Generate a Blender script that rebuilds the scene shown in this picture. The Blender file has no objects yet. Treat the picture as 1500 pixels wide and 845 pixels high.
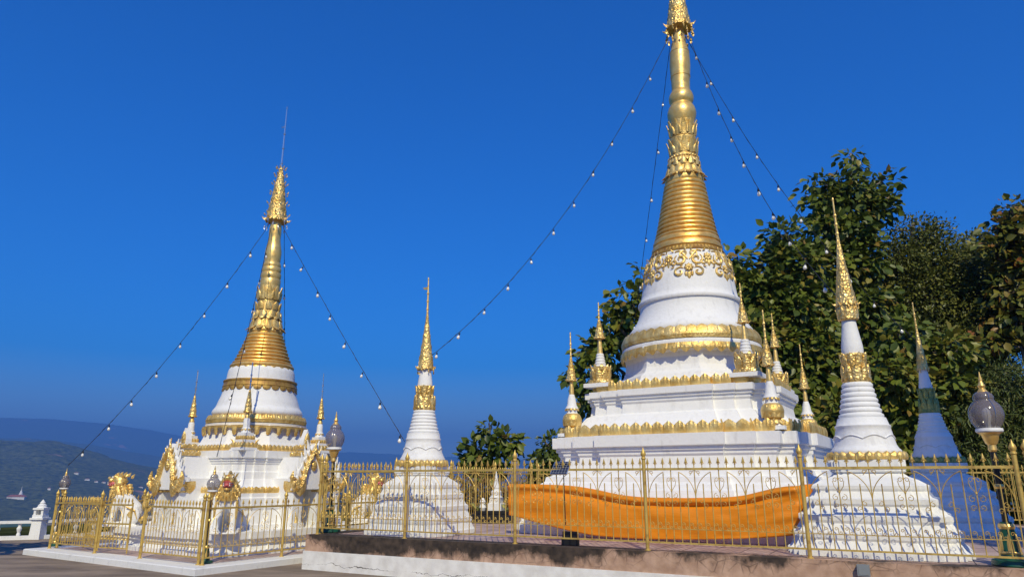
import bpy, math, random
import numpy as np
from mathutils import Vector, Matrix
random.seed(11); rng = np.random.default_rng(11)
SC = bpy.context.scene
COL = SC.collection
R = math.radians; PI = math.pi
sin, cos = math.sin, math.cos

# ------------------------------------------------------------------ camera, sky, sun, exposure
F_PX, PITCH, EYE = 1017.0, R(15.3), 1.6
cam_d = bpy.data.cameras.new('camera'); cam = bpy.data.objects.new('camera', cam_d); COL.objects.link(cam)
cam.location = (0, 0, EYE); cam.rotation_euler = (PI/2 + PITCH, 0, 0)
cam_d.sensor_width = 36; cam_d.lens = F_PX/1500*36; cam_d.clip_start = 0.1; cam_d.clip_end = 60000
SC.camera = cam
SUN_EL, SUN_AZ = R(42), R(-3)          # SUN_AZ: how far the shadows lean to the right of the view axis
SC.view_settings.view_transform = 'Standard'; SC.view_settings.look = 'None'
SC.view_settings.exposure = 0.0; SC.view_settings.gamma = 1.0; SC.view_settings.use_curve_mapping = False
W = bpy.data.worlds.new('World'); SC.world = W; W.use_nodes = True
wn, wl = W.node_tree.nodes, W.node_tree.links
bg = wn['Background']; bg.inputs['Strength'].default_value = 0.1
sky = wn.new('ShaderNodeTexSky'); sky.sky_type = 'NISHITA'; sky.sun_disc = False
sky.sun_elevation = SUN_EL; sky.sun_rotation = PI + SUN_AZ
sky.air_density = 1.0; sky.dust_density = 0.4; sky.ozone_density = 4.0; sky.altitude = 400
hs = wn.new('ShaderNodeHueSaturation'); hs.inputs['Hue'].default_value = .517; hs.inputs['Saturation'].default_value = 1.68; hs.inputs['Value'].default_value = 1.74
wl.new(sky.outputs[0], hs.inputs['Color']); wl.new(hs.outputs[0], bg.inputs['Color'])
sun_d = bpy.data.lights.new('sun', 'SUN'); sun = bpy.data.objects.new('sun', sun_d); COL.objects.link(sun)
sun_d.energy = 4.65; sun_d.angle = R(0.5); sun_d.color = (1.0, 0.90, 0.61)
sun.rotation_euler = Vector((sin(SUN_AZ)*cos(SUN_EL), cos(SUN_AZ)*cos(SUN_EL), -sin(SUN_EL))).to_track_quat('-Z', 'Y').to_euler()
sun.location = (0, -20, 30)
cy = SC.cycles
cy.use_denoising = True
cy.max_bounces = 6; cy.transparent_max_bounces = 8; cy.volume_bounces = 0
cy.sample_clamp_indirect = 6.0

def at(u, v, Y):
    """point seen at pixel (u, v) of the 1500 px wide photograph, Y metres ahead"""
    x = (u-750)/F_PX; y = (422.5-v)/F_PX
    f = cos(PITCH)-y*sin(PITCH); up = sin(PITCH)+y*cos(PITCH)
    return Vector((x/f*Y, Y, EYE+up/f*Y))

# ------------------------------------------------------------------ materials
M = {}
def nodes(m):
    m.use_nodes = True
    return m.node_tree.nodes, m.node_tree.links, m.node_tree.nodes['Principled BSDF']
def mat(name, col, rough=.6, metal=0., col2=None, scale=4., bump=0., bscale=30., detail=6., spec=.5, lo=.35, hi=.65, vor=False, coord='Object', stretch=None):
    m = bpy.data.materials.new(name); n, l, p = nodes(m)
    p.inputs['Base Color'].default_value = (*col, 1); p.inputs['Roughness'].default_value = rough
    p.inputs['Metallic'].default_value = metal; p.inputs['Specular IOR Level'].default_value = spec
    tc = n.new('ShaderNodeTexCoord'); src = tc.outputs[coord]
    if stretch:
        mp = n.new('ShaderNodeMapping'); mp.inputs['Scale'].default_value = stretch; l.new(src, mp.inputs[0]); src = mp.outputs[0]
    if col2:
        t = n.new('ShaderNodeTexNoise'); t.inputs['Scale'].default_value = scale; t.inputs['Detail'].default_value = detail; t.inputs['Roughness'].default_value = .62
        l.new(src, t.inputs['Vector'])
        r = n.new('ShaderNodeValToRGB'); r.color_ramp.elements[0].position = lo; r.color_ramp.elements[1].position = hi
        r.color_ramp.elements[0].color = (*col2, 1); r.color_ramp.elements[1].color = (*col, 1)
        l.new(t.outputs['Fac'], r.inputs[0]); l.new(r.outputs[0], p.inputs['Base Color'])
    if bump:
        if vor:
            b = n.new('ShaderNodeTexVoronoi'); b.inputs['Scale'].default_value = bscale; o = b.outputs['Distance']
        else:
            b = n.new('ShaderNodeTexNoise'); b.inputs['Scale'].default_value = bscale; b.inputs['Detail'].default_value = 5; o = b.outputs['Fac']
        l.new(src, b.inputs['Vector'])
        bp = n.new('ShaderNodeBump'); bp.inputs['Strength'].default_value = bump; bp.inputs['Distance'].default_value = .02
        l.new(o, bp.inputs['Height']); l.new(bp.outputs[0], p.inputs['Normal'])
    M[name] = m
    return m
def rough_noise(m, a, b, scale=12):
    n, l, p = nodes(m); t = n.new('ShaderNodeTexNoise'); t.inputs['Scale'].default_value = scale; t.inputs['Detail'].default_value = 6
    tc = n.new('ShaderNodeTexCoord'); l.new(tc.outputs['Object'], t.inputs['Vector'])
    r = n.new('ShaderNodeMapRange'); r.inputs['From Min'].default_value = .3; r.inputs['From Max'].default_value = .7
    r.inputs['To Min'].default_value = a; r.inputs['To Max'].default_value = b
    l.new(t.outputs['Fac'], r.inputs['Value']); l.new(r.outputs[0], p.inputs['Roughness'])

def painted_white(name, base, dirt, amount, streak=True):
    """white lime paint with faint weather streaks and grey patches"""
    m = bpy.data.materials.new(name); n, l, p = nodes(m)
    tc = n.new('ShaderNodeTexCoord')
    t1 = n.new('ShaderNodeTexNoise'); t1.inputs['Scale'].default_value = 4.5; t1.inputs['Detail'].default_value = 9; t1.inputs['Roughness'].default_value = .7
    l.new(tc.outputs['Object'], t1.inputs['Vector'])
    mp = n.new('ShaderNodeMapping'); mp.inputs['Scale'].default_value = (9, 9, .45); l.new(tc.outputs['Object'], mp.inputs[0])
    t2 = n.new('ShaderNodeTexNoise'); t2.inputs['Scale'].default_value = 1.6; t2.inputs['Detail'].default_value = 6; l.new(mp.outputs[0], t2.inputs['Vector'])
    mul = n.new('ShaderNodeMath'); mul.operation = 'MULTIPLY'; l.new(t1.outputs['Fac'], mul.inputs[0]); l.new(t2.outputs['Fac'], mul.inputs[1])
    r = n.new('ShaderNodeMapRange'); r.inputs['From Min'].default_value = .27; r.inputs['From Max'].default_value = .42
    r.inputs['To Min'].default_value = 0; r.inputs['To Max'].default_value = amount
    l.new(mul.outputs[0], r.inputs['Value'])
    mx = n.new('ShaderNodeMix'); mx.data_type = 'RGBA'; mx.inputs['A'].default_value = (*base, 1); mx.inputs['B'].default_value = (*dirt, 1)
    l.new(r.outputs[0], mx.inputs['Factor']); l.new(mx.outputs['Result'], p.inputs['Base Color'])
    p.inputs['Roughness'].default_value = .7; p.inputs['Specular IOR Level'].default_value = .3
    b = n.new('ShaderNodeTexNoise'); b.inputs['Scale'].default_value = 14; b.inputs['Detail'].default_value = 7; l.new(tc.outputs['Object'], b.inputs['Vector'])
    bp = n.new('ShaderNodeBump'); bp.inputs['Strength'].default_value = .35; bp.inputs['Distance'].default_value = .02
    l.new(b.outputs['Fac'], bp.inputs['Height']); l.new(bp.outputs[0], p.inputs['Normal'])
    M[name] = m
painted_white('white', (.80, .80, .79), (.46, .45, .43), .30)
painted_white('white_worn', (.76, .76, .74), (.36, .36, .35), .4)
def gold(name, col, col2, rough, metal, bump, bscale, vor=False):
    m = mat(name, col, rough, metal, col2, 5., bump, bscale, vor=vor); rough_noise(m, rough-.08, rough+.14); return m
gold('gold', (.93, .67, .24), (.80, .50, .14), .38, .62, .12, 22)
gold('gold_ring', (.92, .63, .21), (.76, .43, .10), .38, .62, .2, 9)
gold('gold_carved', (.92, .70, .29), (.62, .38, .09), .40, .65, .7, 26, True)
gold('gold_leaf', (.92, .69, .27), (.64, .40, .10), .44, .6, .5, 30)
mat('gold_fence', (.66, .46, .12), .42, .42, (.34, .19, .05), 7., .12, 40, lo=.30, hi=.50); rough_noise(M['gold_fence'], .34, .6)
mat('gold_rust', (.52, .33, .07), .5, .4, (.30, .15, .04), 9, .3, 40)
mat('wire', (.015, .015, .017), .5)
mat('iron', (.02, .02, .022), .45, .3)
mat('steel', (.5, .5, .5), .3, .9)
mat('silver', (.72, .72, .70), .25, .9)
mat('green_enamel', (.012, .10, .06), .35, 0, (.008, .06, .04), 8)
mat('socket', (.015, .015, .015), .5)
mat('mouth_pink', (.62, .16, .17), .5, 0, (.5, .08, .09), 20)
mat('mouth_red', (.42, .03, .03), .5)
mat('tooth', (.8, .78, .7), .4)
mat('eye_black', (.01, .01, .01), .2)
mat('grey_box', (.22, .24, .25), .5)
mat('bark', (.20, .165, .125), .9, 0, (.09, .07, .055), 6, .8, 14, stretch=(1, 1, .25))
mat('bark_pale', (.36, .33, .29), .9, 0, (.18, .16, .13), 5, .6, 14, stretch=(1, 1, .25))
mat('far_wall', (.75, .74, .72), .8, 0, (.6, .58, .55), .05)
mat('far_roof', (.35, .12, .07), .8, 0, (.25, .09, .06), .05)
mat('red_cloth', (.30, .02, .015), .6)
mat('green_gold', (.50, .44, .12), .45, .35, (.17, .26, .09), 9, .9, 30, vor=True)
mat('niche_shade', (.02, .02, .02), .9)  # near-black that paints the shade inside the porch niches
mat('plaque', (.10, .10, .11), .5)
def bulb_mat():
    m = bpy.data.materials.new('bulb_glass'); n, l, p = nodes(m)
    p.inputs['Base Color'].default_value = (.86, .84, .76, 1); p.inputs['Roughness'].default_value = .12
    p.inputs['Coat Weight'].default_value = .6; M['bulb_glass'] = m
bulb_mat()
def glass_mat():
    m = bpy.data.materials.new('lamp_glass'); n, l, p = nodes(m)
    p.inputs['Base Color'].default_value = (.24, .205, .215, 1); p.inputs['Roughness'].default_value = .12
    p.inputs['Alpha'].default_value = .58; p.inputs['Specular IOR Level'].default_value = .7
    M['lamp_glass'] = m
glass_mat()
def cloth_mat():
    m = bpy.data.materials.new('orange_satin'); n, l, p = nodes(m)
    p.inputs['Base Color'].default_value = (.90, .31, .008, 1); p.inputs['Roughness'].default_value = .40
    p.inputs['Sheen Weight'].default_value = .15; p.inputs['Sheen Tint'].default_value = (1, .6, .2, 1)
    tr = n.new('ShaderNodeBsdfTranslucent'); tr.inputs['Color'].default_value = (.75, .16, .01, 1)
    mx = n.new('ShaderNodeMixShader'); mx.inputs[0].default_value = .18
    out = n['Material Output']; l.new(p.outputs[0], mx.inputs[1]); l.new(tr.outputs[0], mx.inputs[2]); l.new(mx.outputs[0], out.inputs['Surface'])
    tc = n.new('ShaderNodeTexCoord'); mp = n.new('ShaderNodeMapping'); mp.inputs['Scale'].default_value = (1.2, 1.2, 9); l.new(tc.outputs['Object'], mp.inputs[0])
    t = n.new('ShaderNodeTexNoise'); t.inputs['Scale'].default_value = 1.5; t.inputs['Detail'].default_value = 5; l.new(mp.outputs[0], t.inputs['Vector'])
    bp = n.new('ShaderNodeBump'); bp.inputs['Strength'].default_value = .3; bp.inputs['Distance'].default_value = .04
    l.new(t.outputs['Fac'], bp.inputs['Height']); l.new(bp.outputs[0], p.inputs['Normal'])
    M['orange_satin'] = m
cloth_mat()
def leaf_mat(name, stops, trans=.22, rough=.40):
    m = bpy.data.materials.new(name); n, l, p = nodes(m)
    a = n.new('ShaderNodeAttribute'); a.attribute_name = 'tint'
    r = n.new('ShaderNodeValToRGB'); e = r.color_ramp.elements
    while len(e) < len(stops): e.new(.5)
    for k, (pos, c) in enumerate(stops): e[k].position = pos; e[k].color = (*c, 1)
    l.new(a.outputs['Fac'], r.inputs[0]); l.new(r.outputs[0], p.inputs['Base Color'])
    p.inputs['Roughness'].default_value = rough; p.inputs['Specular IOR Level'].default_value = .3
    tr = n.new('ShaderNodeBsdfTranslucent'); l.new(r.outputs[0], tr.inputs['Color'])
    mx = n.new('ShaderNodeMixShader'); mx.inputs[0].default_value = trans
    l.new(p.outputs[0], mx.inputs[1]); l.new(tr.outputs[0], mx.inputs[2]); l.new(mx.outputs[0], n['Material Output'].inputs['Surface'])
    M[name] = m
leaf_mat('leaf_teak', [(0, (.034, .060, .010)), (.4, (.085, .120, .018)), (.78, (.15, .19, .026)), (.96, (.22, .21, .03)), (1., (.23, .15, .03))])
leaf_mat('leaf_teak_dry', [(0, (.05, .07, .014)), (.4, (.11, .13, .022)), (.7, (.21, .19, .03)), (.92, (.26, .17, .03)), (1., (.24, .09, .025))])
leaf_mat('leaf_fine', [(0, (.040, .058, .012)), (.6, (.095, .115, .022)), (1., (.19, .19, .036))])
leaf_mat('leaf_bamboo', [(0, (.06, .09, .02)), (.6, (.11, .14, .035)), (1., (.18, .18, .05))])
leaf_mat('leaf_shrub', [(0, (.05, .05, .018)), (.5, (.10, .09, .03)), (1., (.20, .10, .04))])

def wall_mat():
    """pink rendered concrete with black mould running along its top"""
    m = bpy.data.materials.new('pink_concrete'); n, l, p = nodes(m)
    tc = n.new('ShaderNodeTexCoord')
    t1 = n.new('ShaderNodeTexNoise'); t1.inputs['Scale'].default_value = 1.0; t1.inputs['Detail'].default_value = 9; t1.inputs['Roughness'].default_value = .65
    mp = n.new('ShaderNodeMapping'); mp.inputs['Scale'].default_value = (1.6, 1.6, 1.1); l.new(tc.outputs['Object'], mp.inputs[0]); l.new(mp.outputs[0], t1.inputs['Vector'])
    v = n.new('ShaderNodeTexVoronoi'); v.feature = 'DISTANCE_TO_EDGE'; v.inputs['Scale'].default_value = 5.5; l.new(tc.outputs['Object'], v.inputs['Vector'])
    sx = n.new('ShaderNodeSeparateXYZ'); l.new(tc.outputs['Object'], sx.inputs[0])
    # along the wall (local x 0..12.6): heavily stained on the left half, cleaner on the right
    mr = n.new('ShaderNodeMapRange'); mr.inputs['From Min'].default_value = 4.2; mr.inputs['From Max'].default_value = 6.8
    mr.inputs['To Min'].default_value = .19; mr.inputs['To Max'].default_value = -.08; l.new(sx.outputs['X'], mr.inputs['Value'])
    ml = n.new('ShaderNodeMapRange'); ml.inputs['From Min'].default_value = .1; ml.inputs['From Max'].default_value = .7
    ml.inputs['To Min'].default_value = -.25; ml.inputs['To Max'].default_value = 0; l.new(sx.outputs['X'], ml.inputs['Value'])
    mz = n.new('ShaderNodeMapRange'); mz.inputs['From Min'].default_value = .34; mz.inputs['From Max'].default_value = .60
    mz.inputs['To Min'].default_value = -.10; mz.inputs['To Max'].default_value = .18; l.new(sx.outputs['Z'], mz.inputs['Value'])
    add = n.new('ShaderNodeMath'); l.new(t1.outputs['Fac'], add.inputs[0]); l.new(mr.outputs[0], add.inputs[1])
    ad2 = n.new('ShaderNodeMath'); l.new(add.outputs[0], ad2.inputs[0]); l.new(mz.outputs[0], ad2.inputs[1])
    ad3 = n.new('ShaderNodeMath'); l.new(ad2.outputs[0], ad3.inputs[0]); l.new(ml.outputs[0], ad3.inputs[1])
    st = n.new('ShaderNodeMapRange'); st.inputs['From Min'].default_value = .54; st.inputs['From Max'].default_value = .66; l.new(ad3.outputs[0], st.inputs['Value'])
    cr = n.new('ShaderNodeMapRange'); cr.inputs['From Min'].default_value = 0; cr.inputs['From Max'].default_value = .05; cr.inputs['To Min'].default_value = .7; cr.inputs['To Max'].default_value = 0
    l.new(v.outputs['Distance'], cr.inputs['Value'])
    st2 = n.new('ShaderNodeMapRange'); st2.inputs['From Min'].default_value = .42; st2.inputs['From Max'].default_value = .56; l.new(ad3.outputs[0], st2.inputs['Value'])
    crm = n.new('ShaderNodeMath'); crm.operation = 'MULTIPLY'; l.new(cr.outputs[0], crm.inputs[0]); l.new(st2.outputs[0], crm.inputs[1])
    mxm = n.new('ShaderNodeMath'); mxm.operation = 'MAXIMUM'; l.new(st.outputs[0], mxm.inputs[0]); l.new(crm.outputs[0], mxm.inputs[1])
    t3 = n.new('ShaderNodeTexNoise'); t3.inputs['Scale'].default_value = 7; t3.inputs['Detail'].default_value = 8; l.new(tc.outputs['Object'], t3.inputs['Vector'])
    pk = n.new('ShaderNodeValToRGB'); pk.color_ramp.elements[0].position = .3; pk.color_ramp.elements[1].position = .7
    pk.color_ramp.elements[0].color = (.36, .22, .145, 1); pk.color_ramp.elements[1].color = (.56, .37, .26, 1); l.new(t3.outputs['Fac'], pk.inputs[0])
    dk = n.new('ShaderNodeValToRGB'); dk.color_ramp.elements[0].position = .35; dk.color_ramp.elements[1].position = .75
    dk.color_ramp.elements[0].color = (.022, .016, .013, 1); dk.color_ramp.elements[1].color = (.10, .07, .05, 1); l.new(t3.outputs['Fac'], dk.inputs[0])
    mx = n.new('ShaderNodeMix'); mx.data_type = 'RGBA'
    l.new(mxm.outputs[0], mx.inputs['Factor']); l.new(pk.outputs[0], mx.inputs['A']); l.new(dk.outputs[0], mx.inputs['B']); l.new(mx.outputs['Result'], p.inputs['Base Color'])
    p.inputs['Roughness'].default_value = .9
    bp = n.new('ShaderNodeBump'); bp.inputs['Strength'].default_value = .5; bp.inputs['Distance'].default_value = .02; l.new(t3.outputs['Fac'], bp.inputs['Height']); l.new(bp.outputs[0], p.inputs['Normal'])
    M['pink_concrete'] = m
wall_mat()
def cracked_white():
    m = bpy.data.materials.new('white_cracked'); n, l, p = nodes(m)
    tc = n.new('ShaderNodeTexCoord')
    w = n.new('ShaderNodeTexNoise'); w.inputs['Scale'].default_value = 2.4; w.inputs['Detail'].default_value = 7; w.inputs['Roughness'].default_value = .65; l.new(tc.outputs['Object'], w.inputs['Vector'])
    sx = n.new('ShaderNodeSeparateXYZ'); l.new(tc.outputs['Object'], sx.inputs[0])
    # one long wandering crack about 9 cm above the ground
    a = n.new('ShaderNodeMath'); a.operation = 'MULTIPLY_ADD'; a.inputs[1].default_value = -.26; a.inputs[2].default_value = .035; l.new(w.outputs['Fac'], a.inputs[0])
    b = n.new('ShaderNodeMath'); l.new(sx.outputs['Z'], b.inputs[0]); l.new(a.outputs[0], b.inputs[1])
    c = n.new('ShaderNodeMath'); c.operation = 'ABSOLUTE'; l.new(b.outputs[0], c.inputs[0])
    t2 = n.new('ShaderNodeTexNoise'); t2.inputs['Scale'].default_value = 1.1; t2.inputs['Detail'].default_value = 3; l.new(tc.outputs['Object'], t2.inputs['Vector'])
    wd = n.new('ShaderNodeMapRange'); wd.inputs['From Min'].default_value = .42; wd.inputs['From Max'].default_value = .65; wd.inputs['To Min'].default_value = 0; wd.inputs['To Max'].default_value = .006; l.new(t2.outputs['Fac'], wd.inputs['Value'])
    lt = n.new('ShaderNodeMath'); lt.operation = 'LESS_THAN'; l.new(c.outputs[0], lt.inputs[0]); l.new(wd.outputs[0], lt.inputs[1])
    t3 = n.new('ShaderNodeTexNoise'); t3.inputs['Scale'].default_value = 5; t3.inputs['Detail'].default_value = 9; l.new(tc.outputs['Object'], t3.inputs['Vector'])
    r = n.new('ShaderNodeValToRGB'); r.color_ramp.elements[0].position = .3; r.color_ramp.elements[1].position = .62
    r.color_ramp.elements[0].color = (.66, .64, .60, 1); r.color_ramp.elements[1].color = (.83, .82, .78, 1); l.new(t3.outputs['Fac'], r.inputs[0])
    mx = n.new('ShaderNodeMix'); mx.data_type = 'RGBA'; l.new(lt.outputs[0], mx.inputs['Factor']); l.new(r.outputs[0], mx.inputs['A']); mx.inputs['B'].default_value = (.07, .06, .05, 1)
    l.new(mx.outputs['Result'], p.inputs['Base Color']); p.inputs['Roughness'].default_value = .85
    bp = n.new('ShaderNodeBump'); bp.inputs['Strength'].default_value = .4; bp.inputs['Distance'].default_value = .02; l.new(t3.outputs['Fac'], bp.inputs['Height']); l.new(bp.outputs[0], p.inputs['Normal'])
    M['white_cracked'] = m
cracked_white()
mat('terrace', (.33, .255, .185), .9, 0, (.12, .09, .065), .9, .6, 14, 12, lo=.36, hi=.64, stretch=(.55, 1.5, 1))
def tile_mat():
    m = bpy.data.materials.new('floor_tile'); n, l, p = nodes(m)
    tc = n.new('ShaderNodeTexCoord'); b = n.new('ShaderNodeTexBrick'); b.offset = 0; b.inputs['Scale'].default_value = 1
    b.inputs['Brick Width'].default_value = .4; b.inputs['Row Height'].default_value = .4; b.inputs['Mortar Size'].default_value = .008
    b.inputs['Color1'].default_value = (.52, .36, .30, 1); b.inputs['Color2'].default_value = (.62, .47, .40, 1); b.inputs['Mortar'].default_value = (.12, .09, .08, 1)
    l.new(tc.outputs['Object'], b.inputs['Vector'])
    t = n.new('ShaderNodeTexNoise'); t.inputs['Scale'].default_value = 3; t.inputs['Detail'].default_value = 8; l.new(tc.outputs['Object'], t.inputs['Vector'])
    mx = n.new('ShaderNodeMix'); mx.data_type = 'RGBA'; mx.blend_type = 'MULTIPLY'; mx.inputs['Factor'].default_value = .6
    l.new(b.outputs['Color'], mx.inputs['A']); r = n.new('ShaderNodeValToRGB'); r.color_ramp.elements[0].position = .3; r.color_ramp.elements[1].position = .6; r.color_ramp.elements[0].color = (.35, .32, .3, 1)
    l.new(t.outputs['Fac'], r.inputs[0]); l.new(r.outputs[0], mx.inputs['B']); l.new(mx.outputs['Result'], p.inputs['Base Color']); p.inputs['Roughness'].default_value = .6
    M['floor_tile'] = m
tile_mat()
def terrain_mat():
    m = bpy.data.materials.new('hill_forest'); n, l, p = nodes(m)
    tc = n.new('ShaderNodeTexCoord'); sx = n.new('ShaderNodeSeparateXYZ'); l.new(tc.outputs['Object'], sx.inputs[0])
    t = n.new('ShaderNodeTexNoise'); t.inputs['Scale'].default_value = .05; t.inputs['Detail'].default_value = 10; t.inputs['Roughness'].default_value = .75; l.new(tc.outputs['Object'], t.inputs['Vector'])
    r = n.new('ShaderNodeValToRGB'); r.color_ramp.elements[0].position = .35; r.color_ramp.elements[1].position = .68
    r.color_ramp.elements[0].color = (.008, .014, .006, 1); r.color_ramp.elements[1].color = (.15, .165, .06, 1); l.new(t.outputs['Fac'], r.inputs[0])
    # clearings of bare red soil
    t2 = n.new('ShaderNodeTexNoise'); t2.inputs['Scale'].default_value = .0035; t2.inputs['Detail'].default_value = 6; l.new(tc.outputs['Object'], t2.inputs['Vector'])
    c = n.new('ShaderNodeMapRange'); c.inputs['From Min'].default_value = .665; c.inputs['From Max'].default_value = .70; l.new(t2.outputs['Fac'], c.inputs['Value'])
    mx = n.new('ShaderNodeMix'); mx.data_type = 'RGBA'; l.new(c.outputs[0], mx.inputs['Factor']); l.new(r.outputs[0], mx.inputs['A']); mx.inputs['B'].default_value = (.34, .20, .14, 1)
    # fields on the valley floor
    v = n.new('ShaderNodeTexVoronoi'); v.inputs['Scale'].default_value = .006; mpv = n.new('ShaderNodeMapping'); mpv.inputs['Scale'].default_value = (.5, 1, 0); l.new(tc.outputs['Object'], mpv.inputs[0]); l.new(mpv.outputs[0], v.inputs['Vector'])
    sc = n.new('ShaderNodeSeparateColor'); l.new(v.outputs['Color'], sc.inputs[0])
    fr = n.new('ShaderNodeValToRGB'); e = fr.color_ramp.elements; fr.color_ramp.interpolation = 'CONSTANT'
    e[0].position = 0; e[0].color = (.07, .13, .035, 1); e[1].position = .35; e[1].color = (.025, .04, .016, 1)
    k = e.new(.6); k.color = (.09, .15, .04, 1); k = e.new(.85); k.color = (.30, .23, .13, 1)
    l.new(sc.outputs[0], fr.inputs[0])
    fz = n.new('ShaderNodeMapRange'); fz.inputs['From Min'].default_value = -92; fz.inputs['From Max'].default_value = -97; l.new(sx.outputs['Z'], fz.inputs['Value'])
    m2 = n.new('ShaderNodeMix'); m2.data_type = 'RGBA'; l.new(fz.outputs[0], m2.inputs['Factor']); l.new(mx.outputs['Result'], m2.inputs['A']); l.new(fr.outputs[0], m2.inputs['B'])
    l.new(m2.outputs['Result'], p.inputs['Base Color']); p.inputs['Roughness'].default_value = 1; p.inputs['Specular IOR Level'].default_value = 0
    M['hill_forest'] = m
terrain_mat()
def solar_mat():
    m = bpy.data.materials.new('solar_cells'); n, l, p = nodes(m)
    tc = n.new('ShaderNodeTexCoord'); b = n.new('ShaderNodeTexBrick'); b.offset = 0; b.inputs['Scale'].default_value = 1
    b.inputs['Brick Width'].default_value = .05; b.inputs['Row Height'].default_value = .045; b.inputs['Mortar Size'].default_value = .0022
    b.inputs['Color1'].default_value = (.012, .016, .035, 1); b.inputs['Color2'].default_value = (.016, .02, .045, 1); b.inputs['Mortar'].default_value = (.35, .37, .4, 1)
    l.new(tc.outputs['Object'], b.inputs['Vector']); l.new(b.outputs['Color'], p.inputs['Base Color']); p.inputs['Roughness'].default_value = .2
    M['solar_cells'] = m
solar_mat()

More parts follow.
